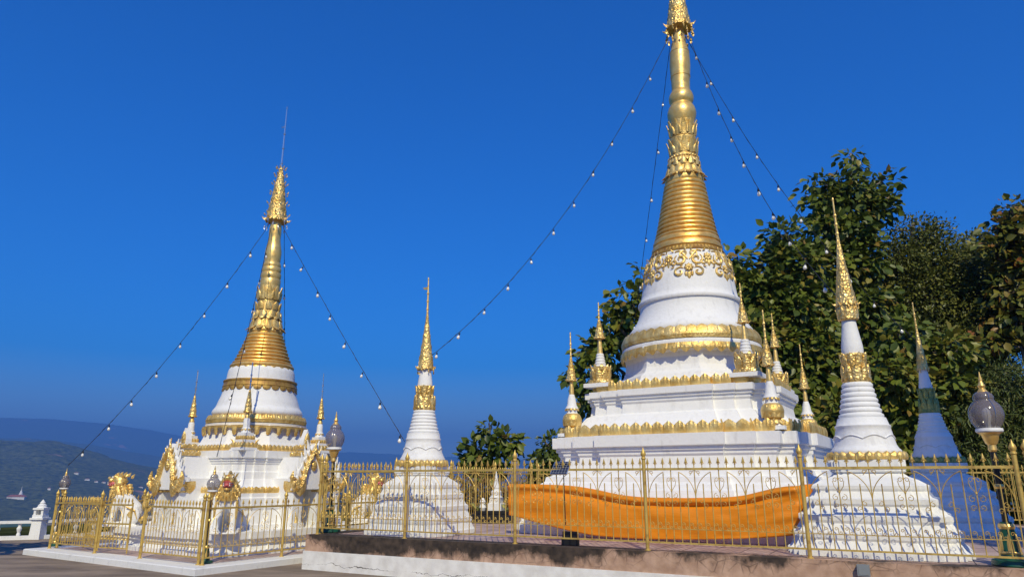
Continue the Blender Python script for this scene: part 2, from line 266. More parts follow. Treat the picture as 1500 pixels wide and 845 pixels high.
# ------------------------------------------------------------------ mesh building
class MB:
    def __init__(s): s.v = []; s.f = []
    def add(s, vs, fs):
        o = len(s.v); s.v.extend(tuple(p) for p in vs); s.f.extend(tuple(i+o for i in f) for f in fs); return s
    def loft(s, rings, cap0=True, cap1=True, closed=True):
        n = len(rings[0]); vs = [p for r in rings for p in r]; fs = []
        for i in range(len(rings)-1):
            for j in range(n if closed else n-1):
                k = (j+1) % n; fs.append((i*n+j, i*n+k, (i+1)*n+k, (i+1)*n+j))
        if cap0: fs.append(tuple(reversed(range(n))))
        if cap1: fs.append(tuple((len(rings)-1)*n+j for j in range(n)))
        return s.add(vs, fs)
    def lathe(s, prof, n=32, c=(0, 0, 0), lean=None, cap0=True, cap1=True):
        rings = []
        for r, z in prof:
            ox = lean(z) if lean else 0
            rings.append([(c[0]+ox+r*cos(2*PI*j/n), c[1]+r*sin(2*PI*j/n), c[2]+z) for j in range(n)])
        return s.loft(rings, cap0, cap1)
    def box(s, c, d, rz=0., taper=1.):
        x, y, z = d[0]/2, d[1]/2, d[2]/2; vs = []
        for sz, t in ((-z, 1), (z, taper)):
            for sx, sy in ((-x, -y), (x, -y), (x, y), (-x, y)):
                a, b = sx*t, sy*t; vs.append((c[0]+a*cos(rz)-b*sin(rz), c[1]+a*sin(rz)+b*cos(rz), c[2]+sz))
        return s.add(vs, [(3, 2, 1, 0), (4, 5, 6, 7), (0, 1, 5, 4), (1, 2, 6, 5), (2, 3, 7, 6), (3, 0, 4, 7)])
    def tube(s, pts, r, n=6, cap=True):
        pts = [Vector(p) for p in pts]; rs = r if isinstance(r, (list, tuple)) else [r]*len(pts); rings = []
        up = Vector((0, 0, 1))
        t0 = (pts[1]-pts[0]).normalized()
        if abs(t0.dot(up)) > .95: up = Vector((1, 0, 0))
        a = t0.cross(up).normalized()
        for i, p in enumerate(pts):
            t = (pts[min(i+1, len(pts)-1)]-pts[max(i-1, 0)])
            t = t.normalized() if t.length > 1e-9 else t0
            a = (a-t*a.dot(t)); a = a.normalized() if a.length > 1e-6 else t.orthogonal().normalized()
            b = t.cross(a)
            rings.append([tuple(p+(a*cos(2*PI*j/n)+b*sin(2*PI*j/n))*rs[i]) for j in range(n)])
        return s.loft(rings, cap, cap)
    def ball(s, c, r, n=12, m=8):
        if not isinstance(r, (tuple, list)): r = (r, r, r)
        rings = []
        for i in range(m+1):
            a = -PI/2+PI*i/m; q = max(cos(a), .02)
            rings.append([(c[0]+r[0]*q*cos(2*PI*j/n), c[1]+r[1]*q*sin(2*PI*j/n), c[2]+r[2]*sin(a)) for j in range(n)])
        return s.loft(rings)
    def prism(s, poly, f0, f1):
        """poly of 2-D points pushed through f0(p) and f1(p) to two 3-D outlines"""
        return s.loft([[f0(p) for p in poly], [f1(p) for p in poly]])
    def petal(s, pos, out, tan, up, w, h, bulge, flare=0., tip=.05, wide=1., back=0.):
        T = (0, .3, .6, .85, 1.); WP = (.92, 1.0*wide, .92*wide, .55, tip); S = (-1, -.5, 0, .5, 1); vs = []
        pos, out, tan, up = Vector(pos), Vector(out), Vector(tan), Vector(up)
        for t, wp in zip(T, WP):
            for q in S:
                vs.append(tuple(pos+tan*(q*w/2*wp)+up*(h*t)+out*(bulge*(1-.85*q*q)*(.35+.65*sin(PI*min(1, .15+t*.75)))+flare*t*t)))
        fs = [(i*5+j, i*5+j+1, i*5+j+6, i*5+j+5) for i in range(4) for j in range(4)]
        # a thin back so that the petal is a solid leaf
        o = len(vs); vs += [tuple(Vector(p)-out*.012) for p in vs]
        fs += [(o+a, o+d, o+c, o+b) for a, b, c, d in fs]
        rim = [0, 1, 2, 3, 4, 9, 14, 19, 24, 23, 22, 21, 20, 15, 10, 5]
        fs += [(rim[k], o+rim[k], o+rim[(k+1) % 16], rim[(k+1) % 16]) for k in range(16)]
        return s.add(vs, fs)
    def fluted(s, pos, out, tan, up, w, h, bulge, flare=0., point=.3, nf=7, amp=.005):
        """ribbed, almost rectangular lotus petal with a pointed end"""
        T = (0, .25, .5, 1-point, 1-point*.45, 1.); n = nf; vs = []
        pos, out, tan, up = Vector(pos), Vector(out), Vector(tan), Vector(up)
        for i, t in enumerate(T):
            for j in range(n):
                q = 2*j/(n-1)-1
                tt = t if i < 3 else (1-point)+(t-(1-point))*(1-abs(q)**1.3)
                vs.append(tuple(pos+tan*(q*w/2)+up*(h*tt)+out*(bulge*sin(PI*(.12+.80*tt))+(amp if j % 2 else -amp)*(1 if 0 < i else .5)-.010*q*q+flare*tt*tt)))
        fs = [(i*n+j, i*n+j+1, (i+1)*n+j+1, (i+1)*n+j) for i in range(len(T)-1) for j in range(n-1)]
        o = len(vs); vs += [tuple(Vector(p)-out*.02) for p in vs]
        fs += [(o+a, o+d, o+c, o+b) for a, b, c, d in fs]
        m_ = (len(T)-1)*n; rim = list(range(n))+[i*n+n-1 for i in range(1, len(T))]+[m_+j for j in range(n-2, -1, -1)]+[i*n for i in range(len(T)-2, 0, -1)]
        fs += [(rim[k], o+rim[k], o+rim[(k+1) % len(rim)], rim[(k+1) % len(rim)]) for k in range(len(rim))]
        return s.add(vs, fs)
    def flame(s, pos, along, out, nrm, L, w, th, curl=.5):
        """a curled pointed leaf: starts at pos, runs along, curls towards out, thick th along nrm"""
        pos, along, out, nrm = Vector(pos), Vector(along).normalized(), Vector(out).normalized(), Vector(nrm).normalized()
        n = 7; rings = []
        for i in range(n):
            t = i/(n-1); a = curl*t*2.2
            p = pos+along*(L*(t-.25*curl*t*t))+out*(L*curl*.75*t*t)
            d = (along*cos(a)+out*sin(a)).normalized(); q = d.cross(nrm)
            ww = w*(.55+1.1*t if t < .35 else (1-t)/.65*.93+.03)/1.0; tt = th*(1-.7*t)
            rings.append([tuple(p+q*(ww/2)), tuple(p+nrm*tt/2), tuple(p-q*(ww/2)), tuple(p-nrm*tt/2)])
        return s.loft(rings)
    def build(s, name, material, parent=None, loc=None, smooth=32):
        me = bpy.data.meshes.new(name); me.from_pydata(s.v, [], s.f); me.update()
        me.materials.append(M[material] if isinstance(material, str) else material)
        if smooth:
            me.polygons.foreach_set('use_smooth', [True]*len(me.polygons)); me.set_sharp_from_angle(angle=R(smooth))
        o = bpy.data.objects.new(name, me); COL.objects.link(o)
        if parent is not None: o.parent = parent
        if loc is not None: o.location = loc
        return o
    def remesh(s, name, material, parent, voxel, it=3):
        me = bpy.data.meshes.new(name); me.from_pydata(s.v, [], s.f); me.update()
        t = bpy.data.objects.new('tmp', me); COL.objects.link(t)
        a = t.modifiers.new('r', 'REMESH'); a.mode = 'VOXEL'; a.voxel_size = voxel; a.use_smooth_shade = True
        b = t.modifiers.new('s', 'SMOOTH'); b.iterations = it; b.factor = .5
        dg = bpy.context.evaluated_depsgraph_get(); m2 = bpy.data.meshes.new_from_object(t.evaluated_get(dg)); m2.name = name
        bpy.data.objects.remove(t); m2.materials.clear(); m2.materials.append(M[material])
        o = bpy.data.objects.new(name, m2); COL.objects.link(o); o.parent = parent
        return o
def thing(name, label, cat, loc=(0, 0, 0), rz=0., group=None):
    o = bpy.data.objects.new(name, None); COL.objects.link(o); o.empty_display_size = .2
    o.location = loc; o.rotation_euler = (0, 0, rz); o['label'] = label; o['category'] = cat
    if group: o['group'] = group
    return o
def tag(o, label, cat, group=None):
    o['label'] = label; o['category'] = cat
    if group: o['group'] = group
    return o
def struct(o): o['kind'] = 'structure'; return o
KIDS = {}
def clone(o, parent, loc=None, rz=None):
    c = o.copy(); COL.objects.link(c)
    if parent is not None: c.parent = parent
    if loc is not None: c.location = loc
    if rz is not None: c.rotation_euler = (0, 0, rz)
    for ch in [x for x in bpy.data.objects if x.parent == o]: clone(ch, c)
    return c
def plan(h, D=.04, N=.09):
    d, n = D*h, N*h; e, f = .48*h, .68*h
    q = [(h, e), (h-d, e), (h-d, f), (h-2*d, f), (h-2*d, h-2*d-n), (h-2*d-n, h-2*d-n), (h-2*d-n, h-2*d), (f, h-2*d), (f, h-d), (e, h-d), (e, h)]
    out = []
    for k in range(4):
        c, s_ = (1, 0, -1, 0)[k], (0, 1, 0, -1)[k]
        out += [(x*c-y*s_, x*s_+y*c) for x, y in q]
    return out
def square(h): return [(h, -h), (h, h), (-h, h), (-h, -h)]
def tiers(mb, prof, fn=plan):
    return mb.loft([[(x, y, z) for x, y in fn(h)] for h, z in prof])
def edge_frames(poly, w):
    fr = []; n = len(poly)
    for i in range(n):
        a, b = Vector((*poly[i], 0)), Vector((*poly[(i+1) % n], 0)); L = (b-a).length
        k = max(1, round(L/w)); t = (b-a)/L; o = Vector((t.y, -t.x, 0))
        if L < .45*w: continue
        for j in range(k): fr.append((a+t*(L*(j+.5)/k), o, t, L/k))
    return fr
def square_band(mb, h, z0, z1, fn=plan, w=.14, down=False, over=.05, bulge=.03):
    poly = fn(h); mb.loft([[(x, y, z0) for x, y in poly], [(x, y, z1) for x, y in poly]])
    for p, o, t, ww in edge_frames(poly, w):
        mb.fluted(p+Vector((0, 0, z0)), o, t, (0, 0, 1), ww*1.0, z1-z0+over, bulge, point=.36, amp=min(.005, w*.03))
def ring_fluted(mb, r, z, n, h, bulge, down=False, flare=0., slope=0., ox=0., point=.34, amp=.005):
    for k in range(n):
        a = 2*PI*k/n; o = Vector((cos(a), sin(a), 0)); t = Vector((-sin(a), cos(a), 0))
        up = (Vector((0, 0, -1 if down else 1))+o*slope).normalized()
        mb.fluted(Vector((ox, 0, z))+o*r, o, t, up, 2*r*math.tan(PI/n)*1.01, h, bulge, flare, point, amp=amp)
def ring_petals(mb, r, z, n, w, h, bulge, down=False, flare=0., c=(0, 0, 0), tip=.05, ox=0., slope=0., wide=1., ph=0.):
    for k in range(n):
        a = 2*PI*(k+ph)/n; o = Vector((cos(a), sin(a), 0)); t = Vector((-sin(a), cos(a), 0))
        up = (Vector((0, 0, -1 if down else 1))+o*slope).normalized()
        mb.petal(Vector((c[0]+ox, c[1], c[2]+z))+o*r, o, t, up, w, h, bulge, flare, tip, wide)
def smooth_prof(pts, k=6):
    """Catmull-Rom through (r, z) points"""
    out = []; P = [pts[0]]+list(pts)+[pts[-1]]
    for i in range(1, len(P)-2):
        for j in range(k):
            t = j/k; q = []
            for d in (0, 1):
                a, b, c, e = P[i-1][d], P[i][d], P[i+1][d], P[i+2][d]
                q.append(.5*(2*b+(c-a)*t+(2*a-5*b+4*c-e)*t*t+(3*b-a-3*c+e)*t**3))
            out.append(tuple(q))
    out.append(pts[-1]); return out
def ringed(r0, z0, r1, z1, n, lip=.045):
    """tapering stack of rounded rings"""
    out = []
    for k in range(n):
        a, b = k/n, (k+1)/n; ra, rb = r0+(r1-r0)*a**.86, r0+(r1-r0)*b**.86; za, zb = z0+(z1-z0)*a, z0+(z1-z0)*b
        h = zb-za; L = lip*ra
        out += [(ra-L*.6, za), (ra+L*.2, za+h*.12), (ra+L*.55, za+h*.35), (ra+L*.35, za+h*.62), (rb+L*.1, za+h*.85), (rb-L*.7, zb-h*.02)]
    return out

# ------------------------------------------------------------------ setting: haze, hills, terrace
def fbm(x, y, seed=0, o=5):
    r = np.zeros_like(x); a = 1.; tot = 0; g = np.random.default_rng(seed)
    for k in range(o):
        for _ in range(3):
            th = g.uniform(0, 2*PI); ph = g.uniform(0, 2*PI); f = 2**k*g.uniform(.7, 1.3)
            r += a*np.sin(f*(x*cos(th)+y*sin(th))+ph)/3
        tot += a; a *= .55
    return r/tot*1.6
def build_terrain():
    rad = np.concatenate([np.array([0, 8, 14, 19, 24, 28, 33, 40, 50, 65, 85, 110, 150, 200, 270, 360, 480, 640, 850, 1100]), np.linspace(1300, 5200, 66), np.linspace(5400, 14500, 60)])
    azf = np.radians(np.linspace(-48, 48, 330)); azb = np.radians(np.linspace(52, 308, 60)); az = np.concatenate([azf, azb])
    rr, aa = np.meshgrid(rad, az, indexing='ij'); x = rr*np.sin(aa); y = rr*np.cos(aa)
    d = np.hypot(x-5, y-10); t = np.clip((d-31)/330, 0, 1); z = -.45-100*(t*t*(3-2*t))
    z += np.where(d > 60, fbm(x/90, y/90, 3)*4*np.clip((d-60)/150, 0, 1)*np.clip((1300-rr)/600, 0, 1), 0)
    deg = np.degrees(aa)
    near_az = np.interp(deg, [-60, -40, -36, -33, -31, -29, -27, -25, -22, -15, -8, 0, 20, 60], [.040, .038, .036, .036, .028, .020, .011, .004, -.004, -.006, -.01, -.014, -.016, -.016])
    far_az = np.interp(deg, [-60, -42, -37, -33, -30, -27, -25, -21, -15, -8, 0, 15, 60], [.066, .068, .066, .067, .064, .058, .052, .042, .034, .030, .025, .02, .02])
    mid_az = np.interp(deg, [-60, -40, -36, -34, -31, -28, -24, -15, 0, 60], [.044, .048, .046, .046, .040, .031, .020, .010, .003, .0])
    n1 = fbm(x/160, y/160, 5, 6); n2 = fbm(x/900, y/900, 8, 6); n3 = fbm(x/1500, y/1500, 9, 6)
    def ridge(z, r0, w0, w1, slope, n, na):
        g = np.where(rr < r0, np.exp(-((rr-r0)/w0)**2), np.exp(-((rr-r0)/w1)**2))
        return np.maximum(z, np.where(rr > 1000, -100+(r0*slope+100)*g*(1+na*n*g), z))
    z = ridge(z, 3600, 900, 1500, near_az, n1, .10)
    z = ridge(z, 7600, 1500, 1600, mid_az, n2, .07)
    z = ridge(z, 12200, 2200, 1500, far_az, n3, .05)
    n4 = fbm(x/38, y/38, 12, 4); z = np.where((rr > 1000) & (z > -97), z+n1*6+n4*5, z)
    nr, na = rr.shape; vs = np.stack([x, y, z], -1).reshape(-1, 3)
    i, j = np.meshgrid(np.arange(nr-1), np.arange(na), indexing='ij'); k = (j+1) % na
    fs = np.stack([i*na+j, i*na+k, (i+1)*na+k, (i+1)*na+j], -1).reshape(-1, 4)[:, ::-1]
    fs = fs[na:]  # ring 0 is one point
    fan = [(0, na+(q+1) % na, na+q) for q in range(na)]
    mb = MB(); mb.v = [tuple(v) for v in vs]; mb.f = [tuple(f) for f in fs]+fan
    return struct(mb.build('terrain', 'hill_forest', smooth=80))
terrain = build_terrain()
hz = MB(); hz.box((0, 5500, 497), (31000, 26000, 1206))
m = bpy.data.materials.new('haze_air'); m.use_nodes = True; hn = m.node_tree.nodes; hn.remove(hn['Principled BSDF'])
pv = hn.new('ShaderNodeVolumePrincipled'); pv.inputs['Color'].default_value = (.13, .38, 1.0, 1); pv.inputs['Density'].default_value = .0002; pv.inputs['Anisotropy'].default_value = 0
m.node_tree.links.new(pv.outputs[0], hn['Material Output'].inputs['Volume']); M['haze_air'] = m
haze = hz.build('haze', 'haze_air', smooth=0); haze['kind'] = 'stuff'

TH = R(28.6); FA = Vector((-3.64, 13.72, 0)); FZ = .6
fa = Vector((cos(TH), -sin(TH), 0)); fb = Vector((sin(TH), cos(TH), 0))
def site(a, b, z=0.): return FA+fa*a+fb*b+Vector((0, 0, z))
PW, PD = 12.8, 9.6       # main platform, along and across
t_ = MB(); t_.loft([[(-30, -9, -.6), (14, -9, -.6), (17, 12, -.6), (14, 24, -.6), (-4, 30.5, -.6), (-16.2, 18.2, -.6), (-30, 8, -.6)],
                    [(-30, -9, 0), (14, -9, 0), (17, 12, 0), (14, 24, 0), (-4, 30.5, 0), (-16.2, 18.2, 0), (-30, 8, 0)]])
struct(t_.build('terrace', 'terrace', smooth=0))
# raised platform: floor and its retaining wall
e_ = .14
pf = MB(); pf.box(((PW)/2, PD/2, .3), (PW+2*e_-.5, PD+2*e_-.5, .592))
o = pf.build('platform_floor', 'floor_tile', loc=site(0, 0), smooth=0); o.rotation_euler = (0, 0, -TH); struct(o)
wroot = thing('retaining_wall', 'low platform wall of pink concrete streaked with black mould above a white painted foot', 'wall', site(-e_, -e_), -TH)
LW, LD = PW+2*e_, PD+2*e_
def wall_ring(mb, out, wth, z0, z1, nx=60):
    for (a, b, c, d) in ((-out, -out, LW+out, wth), (-out, LD-wth, LW+out, LD+out), (-out, wth, wth, LD-wth), (LW-wth, wth, LW+out, LD-wth)):
        mb.box(((a+c)/2, (b+d)/2, (z0+z1)/2), (c-a, d-b, z1-z0))
w_ = MB(); wall_ring(w_, 0, .36, .315, .604); w_.build('coping', 'pink_concrete', wroot, smooth=0)
w_ = MB(); wall_ring(w_, .025, .36, -.02, .32); w_.build('foot', 'white_cracked', wroot, smooth=0)
w_ = MB(); w_.box((0, 0, 0), (.14, .10, .13)); w_.box((0, -.052, 0), (.11, .006, .10))
jb = w_.build('junction_box', 'grey_box', None, smooth=0); jb.location = site(9.18, -e_-.052, .515); jb.rotation_euler = (0, 0, -TH); tag(jb, 'small grey junction box fixed to the face of the pink platform wall', 'junction box')
# lower platform of the left stupa
LT = R(33.5); LC = Vector((-6.3, 17.1, 0)); la = Vector((cos(LT), -sin(LT), 0)); lb = Vector((sin(LT), cos(LT), 0))
def lsite(a, b, z=0.): return LC+la*a+lb*b+Vector((0, 0, z))
LH = 2.83; PZ = .12
k_ = MB(); k_.loft([[(x, y, -.02) for x, y in square(LH+.36)], [(x, y, PZ-.015) for x, y in square(LH+.36)], [(x, y, PZ) for x, y in square(LH+.34)]])
k_ = k_.build('kerb_plinth', 'white_worn', loc=LC, smooth=0); k_.rotation_euler = (0, 0, -LT); struct(k_)
k_ = MB(); k_.box((0, 0, PZ/2+.004), (2*LH-.3, 2*LH-.3, PZ))
k_ = k_.build('plinth_floor', 'floor_tile', loc=LC, smooth=0); k_.rotation_euler = (0, 0, -LT); struct(k_)

# ------------------------------------------------------------------ shared gilded pieces
def rosette(mb, pos, out, up, r):
    pos, out, up = Vector(pos), Vector(out).normalized(), Vector(up); t = up.cross(out).normalized(); up = out.cross(t)
    for k in range(8):
        a = 2*PI*k/8; d = t*cos(a)+up*sin(a); q = out.cross(d)
        mb.petal(pos+d*r*.15, out, q, d, r*.62, r*.85, r*.22)
    rings = []
    for i in range(4):
        b = i/3*PI/2; rr = r*.34*max(cos(b), .05); h = r*.28*sin(b)+.012
        rings.append([tuple(pos+out*h+(t*cos(2*PI*j/10)+up*sin(2*PI*j/10))*rr) for j in range(10)])
    mb.loft(rings)
def umbrella(parent, Rr, z0, H, ox=0., n=5, leaves=12, bells=10, material='gold_carved', rod=.8, vane=True, loc=(0, 0, 0), basket=0., rod_mat='silver', bell_mat='gold_leaf', bell_s=1., drops=(.24, .45, .63), sprigs=0, taper=1.05):
    """tiered metal parasol that crowns a spire, its hanging bells and its rod"""
    mb = MB(); zs = [z0+H*(1-(1-k/n)**1.25) for k in range(n+1)]
    rs = [Rr*(1-k/n)**taper+.012 for k in range(n+1)]
    prof = [(rs[0]*.55, z0-.02)]
    for k in range(n):
        h = zs[k+1]-zs[k]
        prof += [(rs[k]*1.0, zs[k]), (rs[k]*.98, zs[k]+h*.12), (rs[k]*.86, zs[k]+h*.3), ((rs[k]*.35+rs[k+1]*.65), zs[k]+h*.9), (rs[k+1]*.86, zs[k]+h*.98)]
    prof += [(.012, zs[-1]), (.010, zs[-1]+.05)]
    mb.lathe(prof, 20, (ox, 0, 0))
    for k in range(n):
        m_ = max(6, int(leaves*(1-.55*k/n))); h = zs[k+1]-zs[k]
        ring_petals(mb, rs[k]*.93, zs[k]+h*.02, m_, 2*PI*rs[k]/m_*.9, h*.62, Rr*.06, flare=Rr*.12*(1-.5*k/n), ox=ox, slope=-.22, ph=.5*(k % 2))
        ring_petals(mb, rs[k]*.96, zs[k]+h*.06, m_, 2*PI*rs[k]/m_*.9, h*.22, Rr*.05, down=True, flare=Rr*.05, ox=ox, slope=.1)
    # upturned tongues of the lowest hoop
    for k in range(8):
        a = 2*PI*(k+.3)/8; d = Vector((cos(a), sin(a), 0)); q = Vector((-sin(a), cos(a), 0))
        mb.flame(Vector((ox, 0, z0+H*.015))+d*Rr*.9, d*.8+Vector((0, 0, -.35)), Vector((0, 0, 1)), q, Rr*.75, Rr*.32, Rr*.12, .75)
    if basket:
        mb.lathe([(Rr*.9, z0-basket), (Rr*1.02, z0-basket+.02), (Rr*.97, z0-basket*.5), (Rr*1.0, z0)], 20, (ox, 0, 0), cap0=False, cap1=False)
        ring_petals(mb, Rr*.98, z0-basket*.9, 12, Rr*.5, basket*.8, Rr*.1, ox=ox)
    if sprigs:
        sp = mb
        for k in range(n):
            for j in range(sprigs):
                a = 2*PI*(j+.37*k)/sprigs; d = Vector((cos(a), sin(a), 0)); zz = zs[k]+(zs[k+1]-zs[k])*.35; r_ = rs[k]*.85
                p0 = Vector((ox, 0, zz))+d*r_*.8; p1 = Vector((ox, 0, zz+.03))+d*(r_+.07); sp.tube([p0, p0.lerp(p1, .6)+Vector((0, 0, .025)), p1], .004, 4)
                sp.petal(p1+Vector((0, 0, -.01)), (0, -1, .2), (1, 0, 0), (d.x*.4, d.y*.4, .9), .045, .075, .006)
    u = mb.build('umbrella', material, parent, loc, smooth=40)
    rb = MB(); zt = zs[-1]
    rb.tube([(ox, 0, zt-.1), (ox, 0, zt+rod)], [.014+Rr*.06, .012], 6)
    for q in (.05, .3, .55): rb.ball((ox, 0, zt+rod*q), (.018+Rr*.07,)*2+(.026+Rr*.07,), 8, 6)
    rb.ball((ox, 0, zt+rod), (.012+Rr*.025, .012+Rr*.025, .035+Rr*.06), 8, 6)
    if vane: rb.prism([(0, 0), (.06+Rr*.3, .02), (.09+Rr*.3, .07), (.05, .06), (0, .08)], lambda p: (ox-p[0], .004, zt+rod*.66+p[1]), lambda p: (ox-p[0], -.004, zt+rod*.66+p[1]))
    rb.build('rod', rod_mat, u)
    if bells:
        r0 = Rr*1.12
        src = None
        for k in range(bells):
            a = 2*PI*(k+.25)/bells; drop = drops[k % 3]*Rr
            p = (ox+r0*(1-.2*(k % 3 == 2))*cos(a), r0*(1-.2*(k % 3 == 2))*sin(a), z0-drop)
            if src is None:
                bb = MB(); s = Rr*.125*bell_s; bb.tube([(0, 0, s*.8), (0, 0, Rr*.36)], .003+Rr*.006, 4)
                bb.lathe([(s*.15, s), (s*.5, s*.85), (s*.62, s*.3), (s*.8, -s*.1), (s*.75, -s*.15), (s*.3, s*.2)], 10)
                bb.petal((0, 0, -s*.2), (0, -1, 0), (1, 0, 0), (0, 0, -1), s*1.3, s*2.0, s*.1)
                src = bb.build('bell', bell_mat, u, p)
            else:
                c = src.copy(); COL.objects.link(c); c.parent = u; c.location = p; c.rotation_euler = (0, 0, a)
    return u
SPIRE = {}
def corner_spire(parent, kind, loc, rz=0., s=1.):
    """little stupa that stands on a tier of the big one: white body, gilt lotus, gilt parasol"""
    if kind in SPIRE:
        c = clone(SPIRE[kind], parent, loc, rz); c.scale = (s, s, s); return c
    mb = MB()
    if kind == 'bud':      # swelling gilt lotus bud
        mb.box((0, 0, .03), (.42, .42, .06)); mb.lathe([(.18, .05), (.13, .12), (.12, .3), (.13, .42), (.10, .46), (.10, .50), (.13, .53), (.09, .6), (.075, .72), (.05, .80), (.04, .82)], 20)
        root = mb.build('corner_spire', 'white', parent, loc)
        g = MB(); g.lathe(smooth_prof([(.13, .10), (.17, .13), (.13, .17), (.17, .24), (.185, .32), (.15, .41), (.09, .45)]), 24)
        ring_petals(g, .155, .2, 10, .11, .2, .035, slope=-.05); ring_petals(g, .15, .16, 12, .085, .08, .02, down=True, slope=.5)
        ring_petals(g, .105, .55, 10, .06, .07, .015, down=True, slope=.5); g.build('lotus_bud', 'gold_leaf', root)
        p = MB(); p.lathe([(.05, .8), (.045, .9), (.03, 1.06), (.026, 1.1)], 12); p.build('pole', 'gold', root)
        umbrella(root, .085, 1.08, .46, n=4, leaves=8, bells=0, rod=.46, rod_mat='gold_leaf', vane=False)
    elif kind == 'crown':  # gilt drum with leaf crown under a white ringed cone
        mb.box((0, 0, .04), (.56, .56, .08)); mb.lathe([(.20, .07), (.2, .12), (.16, .14), (.16, .42), (.12, .43)]+[(r, z) for r, z in ringed(.13, .43, .07, .74, 5, .06)]+[(.05, .74)], 24)
        root = mb.build('corner_spire', 'white', parent, loc)
        g = MB(); g.lathe([(.25, .10), (.27, .12), (.24, .15), (.19, .17), (.185, .3), (.21, .44), (.14, .45)], 24)
        ring_petals(g, .19, .17, 9, .135, .24, .03, slope=.1); ring_petals(g, .255, .13, 16, .1, .06, .02, down=True); ring_petals(g, .25, .12, 14, .11, .05, .02); ring_petals(g, .2, .36, 9, .09, .13, .02, slope=.15, ph=.5)
        g.build('lotus_crown', 'gold_carved', root)
        p = MB(); p.lathe([(.062, .72), (.055, .8), (.05, .88), (.036, 1.06), (.03, 1.1)], 12); p.build('pole', 'gold', root)
        umbrella(root, .095, 1.08, .42, n=4, leaves=8, bells=0, rod=.34, rod_mat='gold_leaf', vane=False)
    else:                  # two gilt tiers, as on the left stupa
        mb.box((0, 0, .03), (.44, .44, .06)); mb.box((0, 0, .18), (.32, .32, .1)); mb.box((0, 0, .33), (.24, .24, .1)); mb.lathe([(.12, .36), (.085, .44), (.10, .47), (.075, .5), (.07, .66), (.055, .7)], 20)
        root = mb.build('corner_spire', 'white', parent, loc)
        g = MB(); square_band(g, .2, .06, .14, square, .1, over=.04, bulge=.02); square_band(g, .145, .23, .29, square, .08, over=.03, bulge=.015); ring_petals(g, .085, .48, 8, .05, .06, .01, down=True, slope=.4)
        for k in range(4):
            a = PI/4+k*PI/2; d = Vector((cos(a), sin(a), 0)); g.flame(d*.2+Vector((0, 0, .12)), d*.4+Vector((0, 0, 1)), d, (-sin(a), cos(a), 0), .16, .07, .03, .5)
        g.build('gilt_tier', 'gold_leaf', root)
        p = MB(); p.lathe([(.055, .68), (.06, .72), (.045, .76), (.035, .86)], 12); p.build('pole', 'gold', root)
        umbrella(root, .075, .84, .5, n=4, leaves=8, bells=0, rod=.58, vane=False)
    SPIRE[kind] = root; root.rotation_euler = (0, 0, rz); root.scale = (s, s, s)
    return root
def lotus_collar(mb, rz, n=12):
    """carved lotus sleeve through (r, z) with rows of leaves"""
    mb.lathe(rz, 24)

